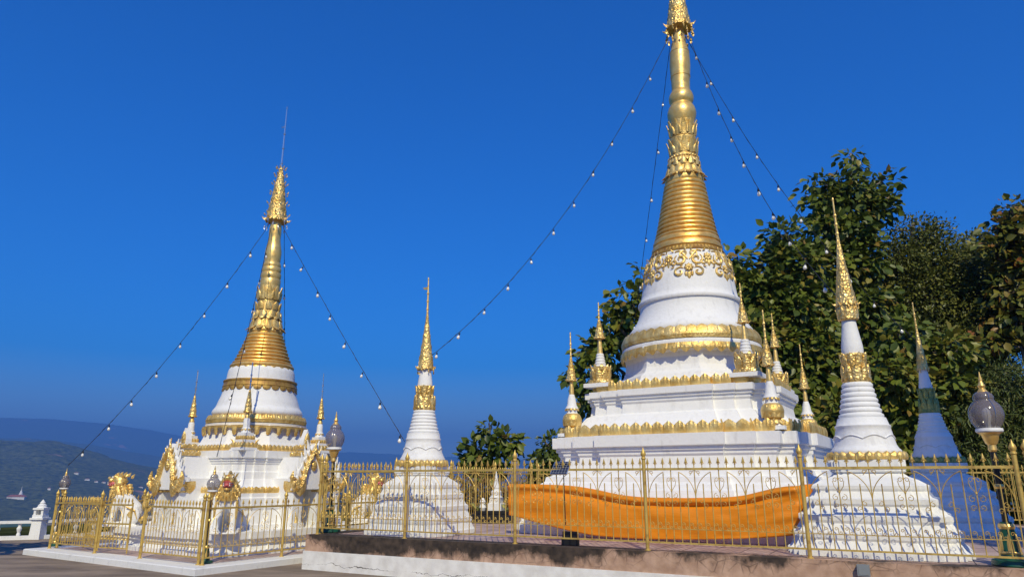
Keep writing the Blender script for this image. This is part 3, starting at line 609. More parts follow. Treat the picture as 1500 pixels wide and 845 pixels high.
# ------------------------------------------------------------------ the tall stupa on the raised platform
def tall_stupa():
    th = R(31); root = thing('tall_stupa', 'tallest white and gold stupa, orange cloth round its foot, on the raised platform', 'stupa', (3.98, 15.3, FZ), -th)
    K = 1.155
    b = MB(); tiers(b, [(h*K, z) for h, z in [(2.8, 0), (2.8, .14), (2.72, .16), (2.66, .4), (2.72, .43), (2.72, .5), (2.6, .54), (2.52, .8), (2.45, .84), (2.42, .90), (2.36, .94), (2.34, 1.03), (2.26, 1.05), (2.24, 1.14),
        (2.14, 1.18), (2.12, 1.40), (2.15, 1.44), (2.15, 1.50), (2.185, 1.515), (2.185, 1.575), (2.24, 1.59), (2.24, 1.80), (2.0, 1.81)]])
    b.build('lower_tier', 'white', root, smooth=0)
    b = MB(); tiers(b, [(h*K, z) for h, z in [(2.08, 1.81), (2.04, 1.95), (1.88, 2.0), (1.8, 2.1), (1.72, 2.22), (1.65, 2.26), (1.63, 2.44), (1.655, 2.48), (1.655, 2.535), (1.69, 2.55), (1.69, 2.60), (1.73, 2.61), (1.73, 2.73), (1.5, 2.74)]])
    b.build('upper_tier', 'white', root, smooth=0)
    g = MB(); square_band(g, 2.12*K, 1.80, 1.96, w=.21, over=.075); g.build('gold_band', 'gold_leaf', root)
    g = MB(); square_band(g, 1.60*K, 2.735, 2.88, w=.20, over=.075); g.build('gold_band', 'gold_leaf', root)
    def octo(r): return [(r*cos(PI/8+PI/4*k), r*sin(PI/8+PI/4*k)) for k in range(8)]
    b = MB(); tiers(b, [(1.78, 2.74), (1.76, 2.9), (1.66, 2.97), (1.63, 3.05), (1.5, 3.14), (1.45, 3.25), (1.43, 3.42), (1.46, 3.52), (1.54, 3.6), (1.54, 3.68)], octo); b.build('octagonal_tier', 'white', root, smooth=0)
    lean = lambda z: .031*max(0, z-3.7)
    def rnd(o): o.rotation_euler = (0, 0, th); return o
    b = MB(); b.lathe([(1.3, 3.66), (1.5, 3.68), (1.505, 3.72), (1.49, 3.76), (1.3, 3.78)], 64); rnd(b.build('ring_moulding', 'white', root))
    g = MB(); g.lathe([(1.5, 3.55), (1.52, 3.57), (1.52, 3.665), (1.3, 3.67)], 64, cap0=False); ring_fluted(g, 1.52, 3.67, 40, .205, .03, down=True, slope=-.05, point=.5, amp=.006)
    rnd(g.build('draped_band', 'gold_leaf', root))
    g = MB(); g.lathe(smooth_prof([(1.4, 3.76), (1.49, 3.79), (1.52, 3.86), (1.47, 3.95), (1.36, 4.0)]), 64); ring_fluted(g, 1.48, 3.77, 42, .30, .065, slope=-.24, point=.2)
    rnd(g.build('lotus_band', 'gold_leaf', root))
    bell = [(1.28, 3.97), (1.335, 4.0), (1.36, 4.05), (1.352, 4.12), (1.30, 4.19), (1.215, 4.30), (1.14, 4.45), (1.10, 4.585), (1.085, 4.70), (1.09, 4.735), (1.125, 4.745), (1.14, 4.785), (1.13, 4.82), (1.085, 4.85), (1.06, 4.95), (1.035, 5.12), (1.01, 5.3), (.973, 5.52), (.935, 5.68), (.89, 5.80), (.83, 5.90), (.77, 5.97), (.7, 6.0)]
    b = MB(); b.lathe(bell, 64, lean=lean); bo = rnd(b.build('bell_dome', 'white', root, smooth=50))
    # relief scrolls on the shoulder of the bell
    bz = [q[1] for q in bell]; br = [q[0] for q in bell]
    def onb(phi, z, e=.012):
        r = float(np.interp(z, bz, br))+e; return Vector((lean(z)+r*cos(phi), r*sin(phi), z))
    g = MB()
    def curve(phi, pts, w):
        P = [onb(phi+q[0]/.95, q[1]) for q in pts]; n = len(P)
        g.tube(P, [w*(.35+.9*sin(PI*min(.999, (i+.4)/n))) for i in range(n)], 6)
    def spiral(cx, cz, r0, a0, turns, sgn, k=16):
        return [(cx+r0*(1-.78*i/k)*cos(a0+sgn*2*PI*turns*i/k), cz+r0*(1-.78*i/k)*sin(a0+sgn*2*PI*turns*i/k)) for i in range(k+1)]
    nrep = 7
    for k in range(nrep):
        ph = -PI/2-.22+2*PI*k/nrep
        f = lambda x, z: (onb(ph+x/.95, z, .02), Vector((cos(ph+x/.95), sin(ph+x/.95), .25)))
        p, o = f(0, 5.40); rosette(g, p, o, (0, 0, 1), .105)
        p, o = f(.42, 5.66); rosette(g, p, o, (0, 0, 1), .10)
        for s in (-1, 1):
            curve(ph, [(s*.02, 5.60), (s*.1, 5.72), (s*.2, 5.82), (s*.3, 5.80)], .022)
            curve(ph, [(s*x, z) for x, z in spiral(.17, 5.60, .14, .9, 1.25, -1)], .026)
            curve(ph, [(s*x, z) for x, z in spiral(.10, 5.74, .10, -1.2, 1.1, 1)], .020)
            curve(ph, [(s*x, z) for x, z in spiral(.19, 5.30, .12, 2.3, 1.1, -1)], .024)
            curve(ph, [(s*x, z) for x, z in spiral(.30, 5.52, .07, 2.5, 1.0, -1)], .016)
            for (x, z, a, L) in ((.33, 5.80, .6, .11), (.30, 5.44, -.6, .09), (.06, 5.84, 1.3, .1), (.13, 5.47, -.9, .08)):
                q, o = f(s*x, z); tt = Vector((-sin(ph), cos(ph), 0)); g.flame(q, tt*s*cos(a)+Vector((0, 0, sin(a))), tt*s*sin(a)*-1+Vector((0, 0, cos(a))), o, L, .05, .025, .3)
        for x, z, w, L in ((0, 5.28, .09, .15), (-.06, 5.29, .06, .10), (.06, 5.29, .06, .10), (.42, 5.56, .08, .14), (.37, 5.57, .05, .09), (.47, 5.57, .05, .09)):
            q, o = f(x, z); g.petal(q, o, (-sin(ph), cos(ph), 0), (0, 0, -1), w, L, .02)
    r_ = g.build('scroll_relief', 'gold_leaf', root); rnd(r_)
    g = MB(); g.lathe([(.86, 5.86), (.87, 5.89), (.79, 5.99), (.76, 6.04)], 64, lean=lean, cap0=False, cap1=False); ring_petals(g, .80, 5.985, 60, .084, .14, .02, down=True, slope=.42, ox=lean(5.95)); rnd(g.build('fringe', 'gold_rust', root))
    g = MB(); rp = [(.76, 5.99), (.80, 6.03), (.80, 6.10), (.765, 6.16), (.735, 6.17), (.765, 6.20), (.765, 6.26), (.735, 6.31)]+ringed(.715, 6.31, .455, 7.74, 13, .05)+[(.44, 7.76)]
    g.lathe(rp, 56, lean=lean); rnd(g.build('ringed_cone', 'gold_ring', root))
    # lotus sleeve
    g = MB(); ox = lean(8.4)
    g.lathe(smooth_prof([(.44, 7.74), (.455, 7.78), (.45, 7.86), (.40, 7.95), (.355, 8.15), (.345, 8.3), (.33, 8.32), (.33, 8.42), (.31, 8.46), (.29, 8.62), (.31, 8.8), (.32, 8.9), (.285, 8.94), (.285, 9.15), (.30, 9.35), (.31, 9.44)]), 40, lean=lean)
    ring_petals(g, .455, 7.86, 40, .07, .07, .015, ox=lean(7.8))
    ring_petals(g, .42, 7.90, 12, .2, .30, .05, down=False, slope=-.30, ox=ox-.015); ring_petals(g, .40, 7.98, 16, .16, .15, .03, down=True, flare=.06, slope=.55, ox=ox-.015)
    ring_petals(g, .365, 8.14, 12, .15, .22, .04, slope=-.12, ox=ox, ph=.5); ring_petals(g, .355, 8.36, 28, .07, .05, .02, ox=ox)
    ring_petals(g, .335, 8.34, 12, .13, .12, .03, down=True, flare=.03, ox=ox, slope=.2)
    ring_petals(g, .305, 8.46, 11, .17, .40, .02, flare=.075, slope=.02, ox=lean(8.7), tip=.35); ring_petals(g, .315, 8.48, 11, .11, .20, .035, flare=.03, ox=lean(8.6), ph=.5)
    ring_petals(g, .29, 8.94, 11, .15, .40, .02, flare=.085, slope=.0, ox=lean(9.1), tip=.35); ring_petals(g, .30, 8.98, 11, .09, .2, .035, flare=.03, ox=lean(9.1), ph=.5)
    rnd(g.build('lotus_sleeve', 'gold_leaf', root, smooth=45))
    g = MB(); g.lathe(smooth_prof([(.30, 9.36), (.335, 9.5), (.345, 9.62), (.31, 9.76), (.265, 9.83), (.255, 9.86), (.29, 9.95), (.298, 10.05), (.265, 10.16), (.225, 10.23), (.222, 10.4), (.232, 10.6), (.25, 10.9), (.25, 11.05), (.235, 11.3), (.19, 11.5), (.165, 11.65), (.125, 11.95), (.10, 12.1)], 4), 40, lean=lean)
    for z, r in ((10.62, .236), (11.32, .233)): g.lathe([(r-.01, z-.012), (r+.008, z-.006), (r+.008, z+.006), (r-.01, z+.012)], 40, (lean(z), 0, 0))
    rnd(g.build('banana_bud', 'gold', root))
    u = umbrella(root, .30, 12.04, 1.75, ox=lean(12.4), n=7, leaves=18, bells=24, rod=1.0, bell_s=1.1, drops=(.35, .85, 1.3)); rnd(u)
    for (sx, sy) in ((-1, -1), (1, -1), (1, 1), (-1, 1)):
        corner_spire(root, 'bud', (sx*1.99, sy*1.99, 1.83), s=1.08)
        corner_spire(root, 'crown', (sx*1.52, sy*1.52, 2.85), s=1.0)
    return root
tall = tall_stupa()

# ------------------------------------------------------------------ the left stupa
def left_stupa():
    root = thing('stupa', 'white and gold stupa with flame trimmed porches on the low left platform', 'stupa', (-6.2, 17.15, PZ), -LT)
    K = 1.155; z = -PZ
    b = MB(); tiers(b, [(h, q+z) for h, q in [(2.2, PZ), (2.2, .2), (2.12, .22), (2.08, .32), (2.14, .35), (2.14, .42), (2.2, .44), (2.2, .57), (1.7, .575)]], lambda h: plan(h, .02, .04)); b.build('pedestal_tier', 'white', root, smooth=0)
    b = MB(); tiers(b, [(h*K, q+z) for h, q in [(1.5, .57), (1.5, .66), (1.44, .68), (1.40, .95), (1.42, 1.0), (1.42, 1.2), (1.38, 1.22), (1.38, 1.30), (1.3, 1.31)]]); b.build('lower_tier', 'white', root, smooth=0)
    g = MB(); square_band(g, 1.36*K, 1.30+z, 1.41+z, w=.13, over=.03); g.build('gold_band', 'gold_leaf', root)
    b = MB(); tiers(b, [(h*K, q+z) for h, q in [(1.3, 1.31), (1.3, 1.42), (1.22, 1.46), (1.15, 1.60), (1.14, 1.74), (1.12, 1.76), (1.11, 1.9), (1.13, 1.93), (1.13, 1.97), (1.155, 1.985), (1.155, 2.03), (1.19, 2.045), (1.19, 2.2), (1.0, 2.21)]]); b.build('upper_tier', 'white', root, smooth=0)
    g = MB(); square_band(g, 1.13*K, 2.20+z, 2.30+z, w=.11, over=.04); g.build('gold_band', 'gold_leaf', root)
    def octo(r): return [(r*cos(PI/8+PI/4*k), r*sin(PI/8+PI/4*k)) for k in range(8)]
    b = MB(); tiers(b, [(h, q+z) for h, q in [(1.30, 2.2), (1.29, 2.34), (1.24, 2.40), (1.20, 2.48), (1.15, 2.6), (1.13, 2.7), (1.16, 2.76), (1.16, 2.8)]], octo); b.build('octagonal_tier', 'white', root, smooth=0)
    g = MB(); g.lathe([(1.1, 2.72+z), (1.2, 2.725+z), (1.21, 2.77+z), (1.0, 2.78+z)], 56, cap0=False); ring_petals(g, 1.2, 2.745+z, 30, .17, .19, .03, down=True, slope=-.15, tip=.02, wide=.62); g.build('draped_band', 'gold_leaf', root)
    b = MB(); b.lathe([(1.0, 2.77+z), (1.15, 2.78+z), (1.16, 2.83+z), (1.0, 2.86+z)], 56); b.build('ring_moulding', 'white', root)
    g = MB(); g.lathe(smooth_prof([(1.0, 2.84+z), (1.12, 2.87+z), (1.16, 2.93+z), (1.10, 3.0+z), (1.0, 3.02+z)]), 56); ring_fluted(g, 1.125, 2.85+z, 40, .19, .04, slope=-.14, point=.22, amp=.005); g.build('lotus_band', 'gold_leaf', root)
    b = MB(); b.lathe(smooth_prof([(.9, 3.0+z), (1.01, 3.04+z), (1.045, 3.10+z), (1.03, 3.17+z), (.98, 3.24+z), (.955, 3.30+z), (.93, 3.38+z), (.88, 3.52+z), (.845, 3.66+z), (.82, 3.78+z), (.80, 3.92+z), (.79, 4.02+z), (.775, 4.12+z), (.74, 4.2+z), (.66, 4.24+z)]), 56)
    ring_petals(b, .70, 4.10+z, 22, .215, .16, .05, slope=-.15, tip=.25); ring_petals(b, .86, 3.45+z, 24, .235, .22, .015, slope=-.3, tip=.25)
    b.build('bell_dome', 'white', root, smooth=50)
    g = MB(); g.lathe([(.7, 3.70+z), (.86, 3.71+z), (.875, 3.74+z), (.86, 3.77+z), (.85, 3.83+z), (.865, 3.86+z), (.86, 3.89+z), (.7, 3.9+z)], 56); ring_petals(g, .855, 3.73+z, 26, .2, .11, .015, down=True, slope=.12, wide=.9); g.build('bell_band', 'gold_rust', root)
    g = MB(); g.lathe([(.6, 4.18+z), (.74, 4.2+z), (.76, 4.25+z), (.73, 4.30+z)]+[(r, q+z) for r, q in ringed(.69, 4.30, .40, 5.1, 9, .05)]+[(.38, 5.12+z)], 48); ring_petals(g, .70, 4.24+z, 22, .2, .10, .03, down=True, slope=.5); g.build('ringed_cone', 'gold_ring', root)
    g = MB(); g.lathe(smooth_prof([(.38, 5.1+z), (.40, 5.14+z), (.39, 5.2+z), (.36, 5.3+z), (.30, 5.5+z), (.28, 5.7+z), (.27, 5.8+z), (.255, 6.0+z), (.25, 6.2+z), (.245, 6.36+z)]), 32)
    ring_petals(g, .40, 5.13+z, 30, .08, .06, .015)
    ring_petals(g, .385, 5.24+z, 10, .2, .24, .04, slope=-.3); ring_petals(g, .37, 5.27+z, 12, .17, .12, .03, down=True, flare=.06, slope=.5)
    ring_petals(g, .33, 5.48+z, 10, .17, .2, .035, slope=-.1, ph=.5); ring_petals(g, .31, 5.53+z, 12, .14, .1, .03, down=True, flare=.03, slope=.3)
    ring_petals(g, .29, 5.70+z, 10, .15, .2, .03, slope=0., flare=.03); ring_petals(g, .27, 5.95+z, 10, .15, .36, .02, flare=.05, tip=.35); ring_petals(g, .275, 5.98+z, 10, .09, .2, .03, flare=.03, ph=.5)
    g.build('lotus_sleeve', 'gold_leaf', root, smooth=45)
    g = MB(); g.lathe([(.24, 6.3+z), (.25, 6.36+z), (.25, 6.5+z), (.235, 6.53+z), (.25, 6.58+z), (.25, 6.66+z), (.225, 6.7+z), (.235, 6.73+z), (.24, 6.8+z), (.215, 6.85+z), (.225, 6.88+z), (.215, 6.94+z), (.195, 6.97+z)]+[(r, q+z) for r, q in smooth_prof([(.195, 6.98), (.205, 7.15), (.2, 7.3), (.165, 7.5), (.15, 7.65), (.155, 7.8), (.145, 8.0), (.12, 8.2)], 4)], 32); g.build('banana_bud', 'gold', root)
    umbrella(root, .255, 8.14+z, 1.55, n=6, leaves=14, bells=12, rod=1.75, vane=True, bell_mat='silver', drops=(.3, .7, 1.0), sprigs=8)
    for (sx, sy) in ((-1, -1), (1, -1), (1, 1), (-1, 1)): corner_spire(root, 'tier', (sx*1.05, sy*1.05, 2.2+z), s=1.0)
    # four porches, one on each face
    def porch(rz, d):
        bw = MB()
        for s in (-1, 1):
            bw.box((-.35, s*.44, .54), (.9, .34, 1.08)); bw.box((.04, s*.44, .06), (.24, .42, .12)); bw.box((.03, s*.44, 1.06), (.22, .42, .1))
        bw.box((-.35, 0, 1.0), (.9, .56, .3)); bw.box((-.62, 0, .45), (.2, .56, .9))
        # leaf shaped gable board
        half = [(.60, .84), (.64, 1.0), (.56, 1.12), (.52, 1.26), (.42, 1.36), (.36, 1.5), (.26, 1.56), (.20, 1.68), (.11, 1.74), (0, 1.84)]
        poly = half+[(-y, q) for y, q in reversed(half[:-1])]
        bw.prism(poly, lambda p: (.02, p[0], p[1]), lambda p: (.15, p[0], p[1]))
        bw.box((-.4, 0, 1.3), (.9, .9, .5), taper=.7)
        for q in range(5):
            for s in (-1, 1): bw.flame((.085, s*(.52-.10*q), 1.14+.14*q), (0, s*.55, .8), (0, -s*.3, 1), (1, 0, 0), .24, .14, .09, .35)
        bw.box((-.2, 0, 1.62), (.46, .46, .1)); bw.box((-.2, 0, 1.78), (.30, .30, .1))
        bw.prism([(.15, 1.8), (.13, 1.95), (0, 2.2), (-.13, 1.95), (-.15, 1.8)], lambda p: (-.26, p[0], p[1]), lambda p: (-.13, p[0], p[1]))
        ro = bw.build('porch', 'white', root, (d*cos(rz), d*sin(rz), .57+z), smooth=0); ro.rotation_euler = (0, 0, rz); ro.scale = (1, .74, .96)
        gg = MB()
        for s in (-1, 1):
            P = [Vector((.17, s*y, q)) for y, q in ((.02, 1.72), (.10, 1.58), (.22, 1.44), (.30, 1.30), (.36, 1.12), (.42, .98), (.52, .88), (.66, .86), (.76, .95), (.80, 1.10), (.76, 1.24))]
            P = [Vector(p) for p in zip(*[np.interp(np.linspace(0, 10, 31), range(11), [q[i] for q in P]) for i in range(3)])]
            gg.tube(P, [.04+.035*sin(PI*min(1, .1+i/31)) if i < 27 else .055*(31-i)/4 for i in range(31)], 8)
            for i in range(2, 28, 3):
                p = P[i]; t = (P[i+1]-P[i-1]).normalized(); o = Vector((0, -t.z, t.y))*s
                if o.y*s < 0 and i < 18: o = -o
                gg.flame(p+o*.02, o*1+t*.2, -t, (1, 0, 0), .19, .10, .07, .55)
            for i in range(4, 26, 4):   # scale humps along the naga's back
                gg.ball(P[i]+Vector((.03, 0, 0)), .055, 8, 6)
            gg.petal((.18, s*.46, 1.05), (1, 0, 0), (0, 1, 0), (0, 0, -1), .40, .36, .05); gg.box((.03, s*.44, .93), (.25, .40, .05)); gg.box((.03, s*.44, .80), (.23, .38, .04))
            gg.petal((-.12, s*.615, 1.02), (0, s, 0), (1, 0, 0), (0, 0, -1), .26, .26, .03)
            gg.flame((.1, s*.44, .0), (0, 0, 1), (0, s, 0), (1, 0, 0), .4, .14, .06, .2)
        gg.ball((.17, 0, 1.36), (.05, .10, .12), 10, 8); gg.flame((.17, 0, 1.62), (0, .05, 1), (0, 1, 0), (1, 0, 0), .34, .14, .08, .05)
        square_b = MB(); 
        for zz, hh in ((1.58, .25), (1.74, .17)):
            bb = MB(); square_band(bb, hh, zz, zz+.06, square, .11, over=.05, bulge=.025); gg.add([(x-.2, y, q) for x, y, q in bb.v], bb.f)
        gg.petal((-.125, 0, 1.86), (1, 0, 0), (0, 1, 0), (0, 0, 1), .2, .26, .04)
        gg.build('naga_ornament', 'gold_carved', ro)
        ng = MB(); ng.box((-.519, 0, .42), (.006, .5, .8)); ng.build('shade_panel', 'niche_shade', ro, smooth=0)  # thin black sheet over the white back wall, painted shade of the niche
    porch(-PI/2, 1.98); porch(0, 1.98); porch(PI/2, 2.3); porch(PI, 1.98)
    return root
left_stupa()

# ------------------------------------------------------------------ the small stupas of the raised platform
def small_stupa(loc, rz, label, base, hB, zr, bell, rings, zc, neck, umb, group, gcol='gold_carved', lcol='gold_leaf', wcol='white', rod_mat='gold'):
    root = thing('small_stupa', label, 'stupa', loc, rz, group)
    b = MB(); tiers(b, base, lambda h: plan(h, .05, .08)); b.build('stepped_base', 'white_worn', root, smooth=0)
    g = MB(); g.lathe([(hB*.9, zr-.01), (hB, zr), (hB*1.02, zr+.04), (hB*.96, zr+.10), (hB*.8, zr+.115)], 40); ring_petals(g, hB*1.0, zr+.01, 26, 2*PI*hB/26*1.02, .115, .045, slope=-.1, wide=1.1); g.build('lotus_ring', lcol, root)
    w = MB(); w.lathe(bell+[(r, z) for r, z in ringed(*rings, .035)]+[(rings[2]*.8, rings[3]+.01)], 40)
    zz = [q[1] for q in bell]; rr = [q[0] for q in bell]
    zm = bell[0][1]+(bell[-1][1]-bell[0][1])*.42
    pts = []
    for k in range(97):      # incised leaf line round the bell
        a = 2*PI*k/96; z = zm+.05*abs(sin(a*4)); r = float(np.interp(z, zz, rr))+.004; pts.append((r*cos(a), r*sin(a), z))
    w.tube(pts, .012, 5, False); w.build('bell_dome', wcol, root, smooth=50)
    r0, z0, r1, z1 = zc
    c = MB(); c.lathe(smooth_prof([(r0*1.02, z0-.02), (r0*1.06, z0+.02), (r0*.93, z0+(z1-z0)*.3), (r1*.96, z0+(z1-z0)*.7), (r1*1.12, z1-.01), (r1*.9, z1)]), 28)
    ring_petals(c, r0*.98, z0+.03, 9, r0*.66, (z1-z0)*.55, .03); ring_petals(c, r1*.98, z1-(z1-z0)*.55, 9, r1*.66, (z1-z0)*.58, .025, flare=.035, ph=.5); ring_petals(c, r0*1.02, z0+.09, 16, r0*.36, .09, .015, down=True, slope=.15); c.build('collar', gcol, root)
    n = MB(); n.lathe(neck, 28); n.build('neck', wcol, root, smooth=50)
    umbrella(root, *umb[:3], n=umb[3], leaves=12, bells=8, rod=umb[4], basket=umb[5], rod_mat=rod_mat, vane=umb[6], taper=1.45)
    return root
G4 = 'small white stupas on the raised platform'
STEP = [(1, 0), (1, .06), (.94, .08), (.84, .16), (.865, .185), (.865, .235), (.80, .25), (.70, .33), (.725, .36), (.725, .41), (.64, .43), (.54, .505), (.565, .53), (.565, .58), (.46, .60), (.38, .66), (.405, .685), (.405, .72), (.31, .745), (.20, .78), (.02, .815), (-.08, .855), (-.01, .875), (-.03, .888), (.0, .90), (.0, 1.0), (-.5, 1.004)]
def steps(h0, h1, z1, n):
    return [(h1+(h0-h1)*q, z*z1) for q, z in STEP]
small_stupa((-1.75, 14.0, FZ), -R(30), 'small white stupa without cloth standing between the two big ones, straw on its lotus ring', steps(.87, .44, 1.23, 6), .47, 1.225,
    [(.42, 1.30), (.44, 1.34), (.442, 1.37), (.41, 1.42), (.375, 1.5), (.356, 1.62), (.345, 1.66), (.335, 1.72), (.345, 1.735), (.345, 1.755), (.328, 1.77), (.322, 1.86)], (.30, 1.86, .20, 2.32, 7),
    (.20, 2.32, .155, 2.79), [(.15, 2.78), (.148, 2.85), (.125, 3.0), (.10, 3.15), (.09, 3.2)], (.155, 3.15, 1.2, 6, .68, 0, True), G4)
small_stupa((5.24, 10.56, FZ), -R(29), 'small white stupa by the fence with openwork gilt parasol, right of the tall one', steps(1.14, .50, 1.26, 6), .51, 1.255,
    [(.47, 1.34), (.48, 1.37), (.475, 1.40), (.445, 1.43), (.42, 1.48), (.405, 1.55), (.385, 1.66), (.372, 1.72), (.382, 1.735), (.382, 1.755), (.36, 1.77), (.33, 1.87)], (.305, 1.87, .20, 2.40, 7),
    (.185, 2.42, .155, 2.84), [(.15, 2.83), (.155, 2.9), (.15, 2.98), (.125, 3.15), (.105, 3.3), (.097, 3.46)], (.145, 3.62, 1.15, 7, .62, .26, False), G4)
small_stupa((8.62, 14.5, FZ), -R(29), 'bluish shaded small stupa with green and gold collar behind the stupa by the fence', steps(1.15, .5, 1.3, 5), .47, 1.30,
    [(.42, 1.39), (.44, 1.42), (.43, 1.46), (.40, 1.52), (.375, 1.6), (.35, 1.70), (.335, 1.78), (.345, 1.80), (.335, 1.83), (.30, 1.9)], (.285, 1.9, .185, 2.3, 6),
    (.17, 2.3, .13, 2.80), [(.13, 2.79), (.125, 2.85), (.10, 3.0), (.075, 3.2), (.06, 3.27)], (.10, 3.22, .9, 5, .5, 0, False), G4, 'green_gold', 'green_gold', 'white')

# ------------------------------------------------------------------ fences
PANELS = {}
def fence_panel(L, H):
    """meshes of one panel: rails and spear topped bars; scrollwork"""
    key = (round(L, 2), round(H, 2))
    if key in PANELS: return PANELS[key]
    nb = max(6, int(round(L/.117/6))*6) if L > 1.2 else max(4, int(round(L/.117)))
    zb, zt = .12, H-.09-.02*H; s = MB(); sp = L/(nb+1.0); k = H/1.25
    s.box((L/2, 0, zb), (L-.05, .035, .022)); s.box((L/2, 0, zt), (L-.05, .04, .034)); s.box((L/2, 0, zb+.19*k), (L-.06, .014, .010)); 
    full = set(range(0, nb+1, 3))
    xs = [sp*(j+.5) for j in range(nb+1)]
    for j, x in enumerate(xs):
        z1 = zt
        if j % 6 in (1, 5): z1 = zt-.20*k
        elif j % 6 in (2, 4): z1 = zt-.055*k
        s.tube([(x, 0, zb), (x, 0, z1)], .0078, 6)
        # spear head above the rail, with two small barbs
        s.tube([(x, 0, zt), (x, 0, zt+.075*k)], .0072, 6)
        s.lathe([(.008, zt+.06*k), (.017, zt+.068*k), (.010, zt+.078*k), (.019, zt+.095*k), (.0165, zt+.115*k), (.002, zt+.165*k)], 6, (x, 0, 0))
        for q in (-1, 1): s.tube([(x+q*.004, 0, zt+.098*k), (x+q*.022, 0, zt+.085*k), (x+q*.027, 0, zt+.072*k)], [.007, .006, .002], 4)
    m1 = s
    c = MB(); w = .0042
    def arc(pts, r=w): c.tube([(x, -.004, z) for x, z in pts], r, 4)
    def curl(cx, cz, r0, a0, turns, sg, n=10): return [(cx+r0*(1-.7*i/n)*cos(a0+sg*2*PI*turns*i/n), cz+r0*(1-.7*i/n)*sin(a0+sg*2*PI*turns*i/n)) for i in range(n+1)]
    for j in range(0, nb-5, 6):
        xa, xb = xs[j], xs[j+6]; xm = (xa+xb)/2; W6 = xb-xa
        for q in (-1, 1):
            arc([(xm+q*W6/2*cos(a), zt-.42*k+.40*k*sin(a)) for a in np.linspace(.0, 1.25, 12)], .0055)
            arc(curl(xm+q*.036, zt-.15*k, .034, PI if q > 0 else 0, 1.15, -q)); arc([(xm+q*.068, zt-.16*k), (xm+q*.055, zt-.23*k), (xm, zt-.31*k)])
            arc(curl(xm+q*.05, zt-.37*k, .042, PI*.5, 1.1, -q)); arc(curl(xm+q*.045, zt-.47*k, .036, -PI*.5, 1.1, q))
            arc(curl(xm+q*W6*.42, zt-.05*k, .028, 0 if q > 0 else PI, 1.0, q)); arc([(xm+q*(W6*.48), zt-.02*k), (xm+q*W6*.40, zt-.09*k)])
            arc(curl(xm+q*W6*.38, zt-.44*k, .036, PI*.5, 1.1, q)); arc(curl(xm+q*W6*.30, zt-.50*k, .034, -PI*.5, 1.1, -q))
        c.ball((xm, -.008, zt-.305*k), .014, 6, 4)
    for j in range(nb):
        xm = (xs[j]+xs[j+1])/2; zc = zb+.235*k
        arc(curl(xm-.024, zc+.022, .024, 0, 1.1, 1, 8)); arc(curl(xm+.024, zc-.022, .024, PI, 1.1, 1, 8)); arc([(xm, zc+.03), (xm, zc-.03)])
    PANELS[key] = [m1, c, None, None]
    return PANELS[key]
POSTS = {}
def fence_post(parent, loc, H):
    k = round(H, 2)
    if k in POSTS: return clone(POSTS[k], parent, loc)
    p = MB(); p.tube([(0, 0, 0), (0, 0, H*1.03)], .027, 12); p.lathe([(.045, 0), (.045, .012), (.03, .016)], 12)
    po = p.build('post', 'gold_fence', parent, loc)
    f = MB(); f.lathe([(.029, H*1.02), (.037, H*1.03), (.034, H*1.045), (.024, H*1.052), (.040, H*1.075), (.041, H*1.09), (.032, H*1.11), (.014, H*1.135), (.002, H*1.165)], 12)
    f.build('finial', 'gold_fence', po); POSTS[k] = po
    return po
def add_panel(parent, p0, p1, H):
    L = (p1-p0).length; L = round(L, 2); pan = fence_panel(L, H); a = math.atan2(p1.y-p0.y, p1.x-p0.x)
    if pan[2] is None:
        o = pan[0].add(pan[1].v, pan[1].f).build('panel', 'gold_fence', parent); pan[2] = o
    else: o = clone(pan[2], parent)
    o.location = p0; o.rotation_euler = (0, 0, a); return o
def fence(label, pts, H, z, group=None, name='iron_fence', skip=(), last=True):
    root = thing(name, label, 'fence', (pts[0].x, pts[0].y, z), 0, group)
    rel = [Vector((p.x-pts[0].x, p.y-pts[0].y, 0)) for p in pts]
    for i, p in enumerate(rel):
        if i < len(rel)-1 or last: fence_post(root, p, H)
    for i in range(len(rel)-1):
        if i in skip: continue
        add_panel(root, rel[i], rel[i+1], H)
    return root
GP = 'gilt fences round the raised platform'; GL = 'gilt fences round the low left platform'
def line(f, fixed, vals, along=True): return [f(v, fixed) if along else f(fixed, v) for v in vals]
fence('gilt fence along the front of the raised platform, before the orange cloth', line(site, 0, [0, 2.02, 4.2, 6.38, 8.56, 10.94]), 1.25, FZ, GP)
fence('last short gilt fence section with doubled post at the far right end', line(site, 0, [11.06, 12.74]), 1.25, FZ, GP)
fence('gilt fence running back along the left side of the raised platform', line(site, 0, [.12, 2.3, 4.48, 6.66, 8.84], False), 1.25, FZ, GP, last=True)
fence('gilt fence at the back of the raised platform, seen past the orange cloth', line(site, 9.3, [0, 2.18, 4.36, 6.54, 8.72, 10.9, 12.74]), 1.25, FZ, GP)
fence('gilt fence along the right side of the raised platform behind the shaded stupa', line(site, 12.74, [.12, 2.42, 4.72, 7.02, 9.18], False), 1.25, FZ, GP)
HL = 1.07
fence('gilt fence on the near right edge of the low left platform, before the front lion', line(lsite, LH, [-LH, -LH+1.72, -LH+3.44, LH-.1], False), HL, PZ, GL)
fence('gilt fence section between the corner lamp and the gateway on the low left platform', line(lsite, -LH, [LH-.12, LH-2.02]), HL, PZ, GL)
fence('gilt fence section at the far left corner of the low left platform', line(lsite, -LH, [LH-3.72, LH-5.66]), HL, PZ, GL)
fence('gilt fence along the far left edge of the low left platform', line(lsite, -LH, [-LH+.15, -LH+2.0, -LH+3.8, LH], False), HL, PZ, GL)
fence('gilt fence on the back edge of the low left platform, behind the stupa', line(lsite, LH, [-LH+.12, -LH+2.0, -LH+3.8, LH-.12]), HL, PZ, GL)
